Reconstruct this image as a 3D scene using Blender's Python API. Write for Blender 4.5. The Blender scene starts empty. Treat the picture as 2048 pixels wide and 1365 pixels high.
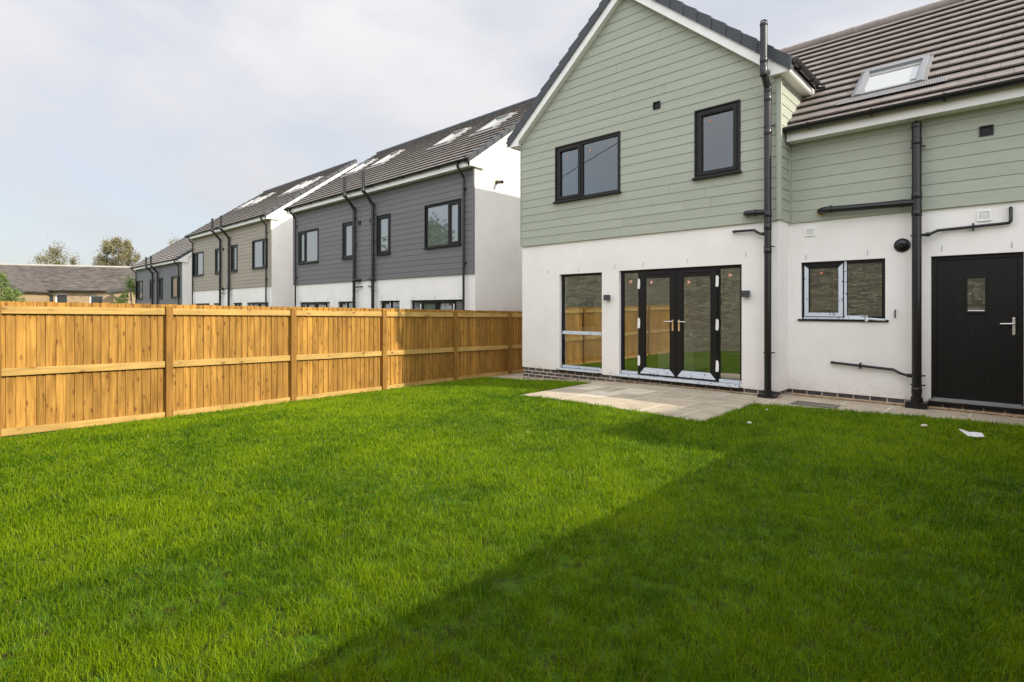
import bpy, math, random
import numpy as np
from mathutils import Vector, noise as mnoise
random.seed(7); rng=np.random.default_rng(11)
S=bpy.context.scene; COL=S.collection
# ------------------------------------------------------------ camera / light
# world: camera at the origin (eye level z = 0), X runs along the house fronts, +Y towards the houses
cam=bpy.data.cameras.new('camera'); co=bpy.data.objects.new('camera',cam); COL.objects.link(co)
cam.sensor_width=36; cam.lens=19.23; cam.shift_y=-0.0315; cam.clip_end=2000; cam.clip_start=.05
co.location=(0,0,0); co.rotation_euler=(math.radians(90),0,math.radians(43.16)); S.camera=co
S.view_settings.view_transform='Standard'; S.view_settings.look='None'; S.view_settings.gamma=1
S.view_settings.exposure=0.30; S.view_settings.use_curve_mapping=False
SUN=Vector((1.63,.425,1)).normalized(); EL=math.asin(SUN.z); ROT=math.atan2(SUN.x,SUN.y)
sl=bpy.data.lights.new('sun','SUN'); sl.energy=4.2; sl.angle=math.radians(.6); sl.color=(1,.90,.76)
so=bpy.data.objects.new('sun',sl); COL.objects.link(so); so.location=(20,6,20); so.rotation_euler=(-SUN).to_track_quat('-Z','Y').to_euler()
W=bpy.data.worlds.new('World'); S.world=W; W.use_nodes=True
def world():
    nt=W.node_tree; nt.nodes.clear(); N=nt.nodes.new; L=nt.links.new
    out=N('ShaderNodeOutputWorld'); bg=N('ShaderNodeBackground'); bg.inputs[1].default_value=.1
    sky=N('ShaderNodeTexSky'); sky.sky_type='NISHITA'; sky.sun_disc=False; sky.sun_elevation=EL; sky.sun_rotation=ROT
    sky.air_density=1.0; sky.dust_density=2.0
    tc=N('ShaderNodeTexCoord'); mp=N('ShaderNodeMapping'); mp.inputs['Scale'].default_value=(1,1,2.6); mp.inputs['Location'].default_value=(.35,.1,.2)
    n1=N('ShaderNodeTexNoise'); n1.inputs['Scale'].default_value=1.7; n1.inputs['Detail'].default_value=5; n1.inputs['Roughness'].default_value=.5; n1.inputs['Distortion'].default_value=.35
    cr=N('ShaderNodeMapRange'); cr.inputs[1].default_value=.34; cr.inputs[2].default_value=.62; cr.inputs[3].default_value=.22; cr.inputs[4].default_value=.97
    cr.interpolation_type='SMOOTHSTEP'
    sep=N('ShaderNodeSeparateXYZ'); mr=N('ShaderNodeMapRange'); mr.inputs[1].default_value=-.02; mr.inputs[2].default_value=.5
    cc=N('ShaderNodeValToRGB'); e=cc.color_ramp.elements
    e[0].position=0; e[0].color=(.66,.65,.63,1); e[1].position=1; e[1].color=(1.0,.972,.985,1)
    m=cc.color_ramp.elements.new(.45); m.color=(.80,.795,.83,1)
    sc=N('ShaderNodeVectorMath'); sc.operation='SCALE'; sc.inputs['Scale'].default_value=10.5
    mix=N('ShaderNodeMix'); mix.data_type='RGBA'
    # thin blue gaps: the clear sky lifted to the veil's brightness
    sk=N('ShaderNodeVectorMath'); sk.operation='MULTIPLY_ADD'; sk.inputs[1].default_value=(.8,.8,.8); sk.inputs[2].default_value=(4.75,4.95,5.25)
    L(tc.outputs['Generated'],mp.inputs[0]); L(mp.outputs[0],n1.inputs['Vector']); L(n1.outputs['Fac'],cr.inputs[0])
    L(tc.outputs['Generated'],sep.inputs[0]); L(sep.outputs['Z'],mr.inputs[0]); L(mr.outputs[0],cc.inputs[0]); L(cc.outputs[0],sc.inputs[0])
    L(sky.outputs[0],sk.inputs[0])
    # brightness added to unseen sky overhead, behind the viewer and sunward, lighting the walls
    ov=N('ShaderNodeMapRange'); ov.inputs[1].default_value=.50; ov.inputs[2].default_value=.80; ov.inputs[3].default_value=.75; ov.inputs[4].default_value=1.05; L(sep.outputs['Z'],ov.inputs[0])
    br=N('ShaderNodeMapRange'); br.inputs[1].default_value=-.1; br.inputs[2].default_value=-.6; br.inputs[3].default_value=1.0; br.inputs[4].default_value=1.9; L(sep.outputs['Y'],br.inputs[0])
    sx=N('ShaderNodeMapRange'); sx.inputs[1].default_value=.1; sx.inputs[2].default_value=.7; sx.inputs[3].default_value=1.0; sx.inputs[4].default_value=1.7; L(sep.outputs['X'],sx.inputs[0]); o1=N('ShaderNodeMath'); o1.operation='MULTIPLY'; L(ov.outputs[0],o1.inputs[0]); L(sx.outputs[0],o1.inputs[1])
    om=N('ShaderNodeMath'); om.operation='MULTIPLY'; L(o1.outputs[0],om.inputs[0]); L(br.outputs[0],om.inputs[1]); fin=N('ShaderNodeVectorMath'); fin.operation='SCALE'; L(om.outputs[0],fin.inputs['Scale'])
    L(cr.outputs[0],mix.inputs[0]); L(sk.outputs[0],mix.inputs[6]); L(sc.outputs[0],mix.inputs[7])
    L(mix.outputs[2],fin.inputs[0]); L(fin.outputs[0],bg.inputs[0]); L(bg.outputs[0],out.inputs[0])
world()
S.render.engine='CYCLES'; S.cycles.max_bounces=8; S.cycles.transparent_max_bounces=12
# ------------------------------------------------------------ materials
def mat(name,base=(.5,.5,.5),rough=.7,spec=.5,metal=0,bump=0,bscale=(1,1,1),bsize=60,var=0,vscale=2.0,island=0,coord='Object'):
    m=bpy.data.materials.new(name); m.use_nodes=True; nt=m.node_tree; N=nt.nodes.new; L=nt.links.new
    b=nt.nodes['Principled BSDF']; b.inputs['Base Color'].default_value=(*base,1); b.inputs['Roughness'].default_value=rough
    b.inputs['Specular IOR Level'].default_value=spec; b.inputs['Metallic'].default_value=metal
    tc=N('ShaderNodeTexCoord'); mp=N('ShaderNodeMapping'); mp.inputs['Scale'].default_value=bscale; L(tc.outputs[coord],mp.inputs[0])
    m['x']=1
    col=None
    if var or island:
        hv=N('ShaderNodeHueSaturation'); hv.inputs['Color'].default_value=(*base,1)
        add=N('ShaderNodeMath'); add.operation='ADD'; add.inputs[0].default_value=1; add.inputs[1].default_value=0
        if var:
            n=N('ShaderNodeTexNoise'); n.inputs['Scale'].default_value=vscale; n.inputs['Detail'].default_value=6; L(mp.outputs[0],n.inputs['Vector'])
            r=N('ShaderNodeMapRange'); r.inputs[1].default_value=.3; r.inputs[2].default_value=.7; r.inputs[3].default_value=1-var; r.inputs[4].default_value=1+var; L(n.outputs['Fac'],r.inputs[0]); L(r.outputs[0],add.inputs[0])
        if island:
            g=N('ShaderNodeNewGeometry'); r2=N('ShaderNodeMapRange'); r2.inputs[3].default_value=-island; r2.inputs[4].default_value=island
            L(g.outputs['Random Per Island'],r2.inputs[0]); L(r2.outputs[0],add.inputs[1])
        L(add.outputs[0],hv.inputs['Value']); L(hv.outputs[0],b.inputs['Base Color']); col=hv
    if bump:
        n=N('ShaderNodeTexNoise'); n.inputs['Scale'].default_value=bsize; n.inputs['Detail'].default_value=5; L(mp.outputs[0],n.inputs['Vector'])
        bp=N('ShaderNodeBump'); bp.inputs['Strength'].default_value=bump; bp.inputs['Distance'].default_value=.01; L(n.outputs['Fac'],bp.inputs['Height']); L(bp.outputs[0],b.inputs['Normal'])
    return m
def nodes(m): return m.node_tree, m.node_tree.nodes.new, m.node_tree.links.new, m.node_tree.nodes['Principled BSDF']
M={}
def render_mat():
    m=mat('white_render',(.80,.775,.735),.9,.2,bump=.25,bsize=220); nt,N,L,b=nodes(m)
    tc=N('ShaderNodeTexCoord')
    n=N('ShaderNodeTexNoise'); n.inputs['Scale'].default_value=1.3; n.inputs['Detail'].default_value=7; n.inputs['Roughness'].default_value=.6; L(tc.outputs['Object'],n.inputs['Vector'])
    r=N('ShaderNodeMapRange'); r.inputs[1].default_value=.3; r.inputs[2].default_value=.7; r.inputs[3].default_value=0; r.inputs[4].default_value=1; L(n.outputs['Fac'],r.inputs[0])
    mx=N('ShaderNodeMix'); mx.data_type='RGBA'; mx.inputs[6].default_value=(.79,.765,.725,1); mx.inputs[7].default_value=(.87,.85,.815,1); L(r.outputs[0],mx.inputs[0])
    # scuff marks
    n2=N('ShaderNodeTexNoise'); n2.inputs['Scale'].default_value=9; n2.inputs['Detail'].default_value=4; n2.inputs['Roughness'].default_value=.7; L(tc.outputs['Object'],n2.inputs['Vector'])
    r2=N('ShaderNodeMapRange'); r2.inputs[1].default_value=.70; r2.inputs[2].default_value=.78; r2.inputs[3].default_value=0; r2.inputs[4].default_value=.35; L(n2.outputs['Fac'],r2.inputs[0])
    mx2=N('ShaderNodeMix'); mx2.data_type='RGBA'; mx2.inputs[7].default_value=(.42,.41,.39,1); L(r2.outputs[0],mx2.inputs[0]); L(mx.outputs[2],mx2.inputs[6])
    # rain-splash dirt just above the brick base
    sp=N('ShaderNodeSeparateXYZ'); L(tc.outputs['Object'],sp.inputs[0]); rz=N('ShaderNodeMapRange'); rz.inputs[1].default_value=-1.36; rz.inputs[2].default_value=-1.12; rz.inputs[3].default_value=1; rz.inputs[4].default_value=0; L(sp.outputs[2],rz.inputs[0])
    n3=N('ShaderNodeTexNoise'); n3.inputs['Scale'].default_value=16; n3.inputs['Detail'].default_value=8; n3.inputs['Roughness'].default_value=.75; L(tc.outputs['Object'],n3.inputs['Vector'])
    r3=N('ShaderNodeMapRange'); r3.inputs[1].default_value=.42; r3.inputs[2].default_value=.75; r3.inputs[3].default_value=0; r3.inputs[4].default_value=.55; L(n3.outputs['Fac'],r3.inputs[0])
    ml=N('ShaderNodeMath'); ml.operation='MULTIPLY'; L(rz.outputs[0],ml.inputs[0]); L(r3.outputs[0],ml.inputs[1])
    mx3=N('ShaderNodeMix'); mx3.data_type='RGBA'; mx3.inputs[7].default_value=(.40,.31,.21,1); L(ml.outputs[0],mx3.inputs[0]); L(mx2.outputs[2],mx3.inputs[6])
    L(mx3.outputs[2],b.inputs['Base Color']); return m
M['render']=render_mat()
def clad(name,c):
    return mat(name,c,.62,.35,bump=.35,bscale=(1.2,1.2,26),bsize=9,var=.06,vscale=3,island=.035)
M['green']=clad('sage_cladding',(.36,.387,.315))
M['slate']=clad('slate_grey_cladding',(.152,.152,.153))
M['taupe']=clad('taupe_cladding',(.33,.295,.235))
M['slate2']=clad('blue_grey_cladding',(.15,.157,.162))
M['black']=mat('black_plastic',(.009,.009,.010),.32,.5,bump=.05,bsize=8)
M['frame']=mat('black_window_frame',(.008,.0075,.0075),.42,.3,bump=.1,bsize=300)
M['white']=mat('white_upvc',(.80,.79,.77),.35,.5,var=.03)
M['tile']=mat('brown_grey_roof_tile',(.225,.195,.175),.75,.35,bump=.5,bsize=90,var=.12,vscale=6,island=.09)
M['tile2']=mat('dark_grey_roof_tile',(.27,.245,.225),.75,.35,bump=.5,bsize=90,var=.12,vscale=6,island=.09)
M['verge']=mat('anthracite_verge_tile',(.055,.062,.07),.6,.4,bump=.3,bsize=120,var=.08,vscale=4,island=.06)
M['gvent']=mat('white_plastic_vent',(.86,.86,.84),.4)
M['dark']=mat('dark_recess',(.01,.01,.01),.6)
M['lamp']=mat('charcoal_lamp',(.045,.05,.055),.45)
M['chrome']=mat('chrome',(.82,.81,.80),.3,.5,metal=.8)
M['brass']=mat('brass_tape_plate',(.62,.40,.20),.35,.5,metal=.3)
M['alu']=mat('grey_aluminium',(.30,.31,.32),.42,.5,metal=.6,var=.05)
M['lead']=mat('pleated_flashing',(.22,.215,.21),.55,.4,metal=.2,var=.1)
M['foam']=mat('yellow_foam',(.60,.46,.14),.9,bump=.6,bsize=60)
M['iwall']=mat('interior_wall',(.90,.88,.82),.85)
M['ifloor']=mat('interior_floor',(.10,.10,.08),.5,var=.1)
M['unit']=mat('beige_unit',(.74,.66,.54),.45)
M['oak']=mat('oak_board',(.40,.18,.08),.55,var=.15,vscale=5)
M['galv']=mat('galvanised_grating',(.20,.19,.17),.6,metal=.3,var=.2,vscale=20)
M['plastic_bag']=mat('white_plastic_scrap',(.82,.82,.84),.35)
M['stone_pale']=mat('pale_stone',(.62,.57,.42),.8,bump=.4,bsize=60)
M['stone_white']=mat('white_stone',(.66,.63,.56),.8,bump=.4,bsize=60)
M['gravel']=mat('ochre_gravel',(.42,.29,.16),.85,island=.35)
M['soil']=mat('brown_soil',(.09,.055,.028),.95,bump=.8,bsize=30,var=.3,vscale=8)
M['sticker']=mat('orange_sticker',(.62,.22,.12),.5)
M['sticker2']=mat('white_sticker',(.78,.74,.70),.5)
M['bark']=mat('bark',(.13,.10,.075),.9,bump=.7,bsize=12,var=.2)
def film():
    m=mat('protective_film',(.56,.62,.68),.3,.5); nt,N,L,b=nodes(m)
    tc=N('ShaderNodeTexCoord'); mp=N('ShaderNodeMapping'); mp.inputs['Scale'].default_value=(9,9,9); L(tc.outputs['Object'],mp.inputs[0])
    v=N('ShaderNodeTexNoise'); v.inputs['Scale'].default_value=2.2; v.inputs['Detail'].default_value=1; L(mp.outputs[0],v.inputs['Vector'])
    r=N('ShaderNodeMapRange'); r.inputs[1].default_value=.63; r.inputs[2].default_value=.68; L(v.outputs['Fac'],r.inputs[0])
    mx=N('ShaderNodeMix'); mx.data_type='RGBA'; mx.inputs[6].default_value=(.60,.66,.72,1); mx.inputs[7].default_value=(.22,.25,.30,1); L(r.outputs[0],mx.inputs[0]); L(mx.outputs[2],b.inputs['Base Color'])
    return m
M['film']=film()
def glass(name,base,ior,tint):
    m=bpy.data.materials.new(name); m.use_nodes=True; nt=m.node_tree; N=nt.nodes.new; L=nt.links.new
    o=nt.nodes['Material Output']; nt.nodes.remove(nt.nodes['Principled BSDF'])
    t=N('ShaderNodeBsdfTransparent'); t.inputs[0].default_value=(*tint,1); g=N('ShaderNodeBsdfGlossy'); g.inputs['Roughness'].default_value=.0
    g.inputs[0].default_value=(.93,.96,.97,1)
    f=N('ShaderNodeFresnel'); f.inputs[0].default_value=ior; a=N('ShaderNodeMath'); a.operation='ADD'; a.inputs[1].default_value=base; a.use_clamp=True
    # faint waviness of the sealed units
    tc=N('ShaderNodeTexCoord'); n=N('ShaderNodeTexNoise'); n.inputs['Scale'].default_value=1.5; bp=N('ShaderNodeBump'); bp.inputs['Strength'].default_value=.02; bp.inputs['Distance'].default_value=.02
    L(tc.outputs['Object'],n.inputs['Vector']); L(n.outputs['Fac'],bp.inputs['Height']); L(bp.outputs[0],g.inputs['Normal'])
    mx=N('ShaderNodeMixShader'); L(f.outputs[0],a.inputs[0]); L(a.outputs[0],mx.inputs[0]); L(t.outputs[0],mx.inputs[1]); L(g.outputs[0],mx.inputs[2]); L(mx.outputs[0],o.inputs[0])
    return m
M['glass']=glass('window_glass',.15,1.45,(.94,.98,.96))
M['glass_up']=glass('upper_window_glass',.072,1.45,(.46,.53,.57))
M['glass2']=mat('dim_window_glass',(.10,.115,.115),.03,.5); M['glass2'].node_tree.nodes['Principled BSDF'].inputs['IOR'].default_value=2.3
M['glass3']=mat('old_window_glass',(.03,.035,.032),.1,.4)
M['skyglass']=mat('frosted_rooflight_glass',(.42,.44,.43),.12,.5); M['skyglass'].node_tree.nodes['Principled BSDF'].inputs['IOR'].default_value=1.6
def brick(name,c1,c2,mort,bw,bh,mort_s,scale=1,rough=.8,off=.5,z0=0):
    m=mat(name,c1,rough,.3); nt,N,L,b=nodes(m)
    tc=N('ShaderNodeTexCoord'); s=N('ShaderNodeSeparateXYZ'); L(tc.outputs['Object'],s.inputs[0])
    a=N('ShaderNodeMath'); a.operation='ADD'; L(s.outputs[0],a.inputs[0]); L(s.outputs[1],a.inputs[1])
    zz=N('ShaderNodeMath'); zz.operation='ADD'; zz.inputs[1].default_value=z0; L(s.outputs[2],zz.inputs[0])
    c=N('ShaderNodeCombineXYZ'); L(a.outputs[0],c.inputs[0]); L(zz.outputs[0],c.inputs[1])
    bt=N('ShaderNodeTexBrick'); bt.inputs['Scale'].default_value=scale; bt.inputs['Brick Width'].default_value=bw; bt.inputs['Row Height'].default_value=bh
    bt.inputs['Mortar Size'].default_value=mort_s; bt.inputs['Mortar Smooth'].default_value=.1; bt.inputs['Color1'].default_value=(*c1,1); bt.inputs['Color2'].default_value=(*c2,1); bt.inputs['Mortar'].default_value=(*mort,1)
    bt.offset=off; L(c.outputs[0],bt.inputs['Vector'])
    n=N('ShaderNodeTexNoise'); n.inputs['Scale'].default_value=14; n.inputs['Detail'].default_value=6; L(tc.outputs['Object'],n.inputs['Vector'])
    mm=N('ShaderNodeMix'); mm.data_type='RGBA'; mm.blend_type='MULTIPLY'; mm.inputs[0].default_value=1
    r=N('ShaderNodeMapRange'); r.inputs[1].default_value=.3; r.inputs[2].default_value=.7; r.inputs[3].default_value=.72; r.inputs[4].default_value=1.25; L(n.outputs['Fac'],r.inputs[0])
    L(bt.outputs['Color'],mm.inputs[6]); L(r.outputs[0],mm.inputs[7]); L(mm.outputs[2],b.inputs['Base Color'])
    bp=N('ShaderNodeBump'); bp.inputs['Strength'].default_value=.6; bp.inputs['Distance'].default_value=.008; bp.invert=True; L(bt.outputs['Fac'],bp.inputs['Height']); L(bp.outputs[0],b.inputs['Normal'])
    return m
M['brick']=brick('blue_brown_brick',(.075,.066,.068),(.105,.088,.086),(.60,.53,.43),.225,.075,.0085,z0=1.366)
def rubble():
    m=mat('stone_rubble',(.25,.22,.17),.9,.2); nt,N,L,b=nodes(m)
    tc=N('ShaderNodeTexCoord'); mp=N('ShaderNodeMapping'); mp.inputs['Scale'].default_value=(5,5,19); L(tc.outputs['Object'],mp.inputs[0])
    v=N('ShaderNodeTexVoronoi'); v.inputs['Scale'].default_value=1.0; L(mp.outputs[0],v.inputs['Vector'])
    v2=N('ShaderNodeTexVoronoi'); v2.feature='DISTANCE_TO_EDGE'; v2.inputs['Scale'].default_value=1.0; L(mp.outputs[0],v2.inputs['Vector'])
    cr=N('ShaderNodeValToRGB'); e=cr.color_ramp.elements; e[0].color=(.25,.225,.17,1); e[1].color=(.62,.56,.44,1)
    s=N('ShaderNodeSeparateColor'); L(v.outputs['Color'],s.inputs[0]); L(s.outputs[0],cr.inputs[0])
    r=N('ShaderNodeMapRange'); r.inputs[1].default_value=0; r.inputs[2].default_value=.09; L(v2.outputs['Distance'],r.inputs[0])
    mx=N('ShaderNodeMix'); mx.data_type='RGBA'; mx.inputs[6].default_value=(.20,.175,.13,1); L(r.outputs[0],mx.inputs[0]); L(cr.outputs[0],mx.inputs[7]); L(mx.outputs[2],b.inputs['Base Color'])
    bp=N('ShaderNodeBump'); bp.inputs['Distance'].default_value=.015; L(r.outputs[0],bp.inputs['Height']); L(bp.outputs[0],b.inputs['Normal'])
    return m
M['rubble']=rubble()
def wood(name,c_lo,c_hi,axis,island):
    # axis: grain direction 2 = z (boards, posts), 1 = y (rails)
    m=mat(name,c_hi,.72,.25); nt,N,L,b=nodes(m)
    tc=N('ShaderNodeTexCoord'); g=N('ShaderNodeNewGeometry')
    off=N('ShaderNodeVectorMath'); off.operation='SCALE'; off.inputs[0].default_value=(13,17,23)
    L(g.outputs['Random Per Island'],off.inputs['Scale'])
    ad=N('ShaderNodeVectorMath'); ad.operation='ADD'; L(tc.outputs['Object'],ad.inputs[0]); L(off.outputs[0],ad.inputs[1])
    mp=N('ShaderNodeMapping'); sc=[26,26,26]; sc[axis]=1.6; mp.inputs['Scale'].default_value=sc; L(ad.outputs[0],mp.inputs[0])
    n=N('ShaderNodeTexNoise'); n.inputs['Scale'].default_value=1; n.inputs['Detail'].default_value=7; n.inputs['Distortion'].default_value=.8; L(mp.outputs[0],n.inputs['Vector'])
    cr=N('ShaderNodeValToRGB'); e=cr.color_ramp.elements; e[0].position=.3; e[0].color=(*c_lo,1); e[1].position=.62; e[1].color=(*c_hi,1); L(n.outputs['Fac'],cr.inputs[0])
    # knots
    mk=N('ShaderNodeMapping'); sk=[9.5,9.5,9.5]; sk[axis]=4.2; mk.inputs['Scale'].default_value=sk; L(ad.outputs[0],mk.inputs[0])
    v=N('ShaderNodeTexVoronoi'); v.inputs['Scale'].default_value=1.0; v.inputs['Randomness'].default_value=1; L(mk.outputs[0],v.inputs['Vector'])
    r=N('ShaderNodeMapRange'); r.inputs[1].default_value=.09; r.inputs[2].default_value=.24; r.inputs[3].default_value=1; r.inputs[4].default_value=0; L(v.outputs['Distance'],r.inputs[0])
    mx=N('ShaderNodeMix'); mx.data_type='RGBA'; mx.inputs[7].default_value=(.13,.045,.014,1)
    rs=N('ShaderNodeMath'); rs.operation='MULTIPLY'; rs.inputs[1].default_value=.85; L(r.outputs[0],rs.inputs[0]); rk=N('ShaderNodeMapRange'); rk.inputs[1].default_value=.25; rk.inputs[2].default_value=.8; rk.inputs[3].default_value=.5; rk.inputs[4].default_value=1.0; gm=N('ShaderNodeTexNoise'); gm.inputs['Scale'].default_value=.9; L(ad.outputs[0],gm.inputs['Vector']); L(gm.outputs['Fac'],rk.inputs[0]); L(rk.outputs[0],rs.inputs[1]); L(rs.outputs[0],mx.inputs[0]); L(cr.outputs[0],mx.inputs[6])
    # soft halo around knots + blotches
    n2=N('ShaderNodeTexNoise'); n2.inputs['Scale'].default_value=2.0; n2.inputs['Detail'].default_value=3; L(ad.outputs[0],n2.inputs['Vector'])
    hv=N('ShaderNodeHueSaturation'); r3=N('ShaderNodeMapRange'); r3.inputs[3].default_value=1-island; r3.inputs[4].default_value=1+island; L(g.outputs['Random Per Island'],r3.inputs[0])
    r4=N('ShaderNodeMapRange'); r4.inputs[1].default_value=.3; r4.inputs[2].default_value=.7; r4.inputs[3].default_value=.85; r4.inputs[4].default_value=1.12; L(n2.outputs['Fac'],r4.inputs[0])
    mu=N('ShaderNodeMath'); mu.operation='MULTIPLY'; L(r3.outputs[0],mu.inputs[0]); L(r4.outputs[0],mu.inputs[1]); L(mu.outputs[0],hv.inputs['Value'])
    L(mx.outputs[2],hv.inputs['Color']); L(hv.outputs[0],b.inputs['Base Color'])
    bp=N('ShaderNodeBump'); bp.inputs['Strength'].default_value=.3; bp.inputs['Distance'].default_value=.004; L(n.outputs['Fac'],bp.inputs['Height']); L(bp.outputs[0],b.inputs['Normal'])
    return m
M['board']=wood('fence_board_wood',(.235,.115,.021),(.42,.228,.048),2,.22)
M['post']=wood('fence_post_wood',(.21,.103,.020),(.32,.165,.034),2,.10)
M['rail']=wood('fence_rail_wood',(.39,.24,.065),(.53,.35,.115),1,.06)
def paving():
    m=mat('sandstone_slab',(.46,.40,.315),.85,.25); nt,N,L,b=nodes(m)
    tc=N('ShaderNodeTexCoord'); g=N('ShaderNodeNewGeometry')
    n=N('ShaderNodeTexNoise'); n.inputs['Scale'].default_value=3.2; n.inputs['Detail'].default_value=9; n.inputs['Roughness'].default_value=.65; L(tc.outputs['Object'],n.inputs['Vector'])
    cr=N('ShaderNodeValToRGB'); e=cr.color_ramp.elements; e[0].position=.3; e[0].color=(.33,.283,.215,1); e[1].position=.62; e[1].color=(.47,.405,.305,1); L(n.outputs['Fac'],cr.inputs[0])
    gi=N('ShaderNodeValToRGB'); e=gi.color_ramp.elements; e[0].color=(.92,.93,.94,1); e[1].color=(1.03,1.01,.98,1); L(g.outputs['Random Per Island'],gi.inputs[0])
    mm=N('ShaderNodeMix'); mm.data_type='RGBA'; mm.blend_type='MULTIPLY'; mm.inputs[0].default_value=1; L(cr.outputs[0],mm.inputs[6]); L(gi.outputs[0],mm.inputs[7]); L(mm.outputs[2],b.inputs['Base Color'])
    bp=N('ShaderNodeBump'); bp.inputs['Strength'].default_value=.4; bp.inputs['Distance'].default_value=.01; L(n.outputs['Fac'],bp.inputs['Height']); L(bp.outputs[0],b.inputs['Normal'])
    return m
M['slab']=paving()
M['joint']=mat('pale_pointing',(.60,.53,.42),.9,.2,var=.12,vscale=8)
def lawnmat():
    m=mat('turf',(.045,.075,.012),.95,.1,bump=.8,bsize=40); nt,N,L,b=nodes(m)
    tc=N('ShaderNodeTexCoord'); n=N('ShaderNodeTexNoise'); n.inputs['Scale'].default_value=14; n.inputs['Detail'].default_value=8; L(tc.outputs['Object'],n.inputs['Vector'])
    cr=N('ShaderNodeValToRGB'); e=cr.color_ramp.elements; e[0].position=.35; e[0].color=(.035,.035,.010,1); e[1].position=.55; e[1].color=(.05,.11,.008,1); L(n.outputs['Fac'],cr.inputs[0]); L(cr.outputs[0],b.inputs['Base Color'])
    return m
M['turf']=lawnmat()
def leafmat(name,c1,c2,trans=.35,attr=None,rough=.5):
    m=bpy.data.materials.new(name); m.use_nodes=True; nt=m.node_tree; N=nt.nodes.new; L=nt.links.new; o=nt.nodes['Material Output']; b=nt.nodes['Principled BSDF']
    cr=N('ShaderNodeValToRGB'); e=cr.color_ramp.elements; e[0].color=(*c1,1); e[1].color=(*c2,1)
    if attr:
        a=N('ShaderNodeAttribute'); a.attribute_name=attr; L(a.outputs['Fac'],cr.inputs[0])
        e2=cr.color_ramp.elements.new(.93); e2.color=(*c2,1); e[-1].color=(.34,.33,.12,1)
    else:
        g=N('ShaderNodeNewGeometry'); L(g.outputs['Random Per Island'],cr.inputs[0])
    b.inputs['Roughness'].default_value=rough; b.inputs['Specular IOR Level'].default_value=.22
    t=N('ShaderNodeBsdfTranslucent'); mx=N('ShaderNodeMixShader'); mx.inputs[0].default_value=trans
    L(cr.outputs[0],b.inputs['Base Color']); L(cr.outputs[0],t.inputs[0]); L(b.outputs[0],mx.inputs[1]); L(t.outputs[0],mx.inputs[2]); L(mx.outputs[0],o.inputs[0])
    return m
M['grass']=leafmat('grass_blade',(.032,.125,.002),(.30,.425,.005),.42,'tint')
M['leaf_brown']=leafmat('olive_brown_leaf',(.17,.155,.075),(.33,.30,.17),.2)
M['leaf_green']=leafmat('fresh_green_leaf',(.11,.18,.04),(.27,.35,.11),.4)
M['leaf_dark']=leafmat('dark_green_leaf',(.05,.10,.02),(.13,.19,.05),.3)
M['oldbrick']=brick('buff_stone_brick',(.40,.29,.17),(.30,.215,.13),(.36,.30,.22),.5,.16,.012,z0=0)
M['oldslate']=mat('weathered_slate',(.135,.115,.108),.85,.2,bump=.6,bscale=(.35,.35,1.6),bsize=3,var=.28,vscale=1.6)
M['farground']=mat('rough_grass_ground',(.09,.11,.04),.95,.1,var=.3,vscale=.5)
M['concrete']=mat('concrete',(.36,.34,.30),.9,.2,bump=.3,var=.1)
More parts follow.
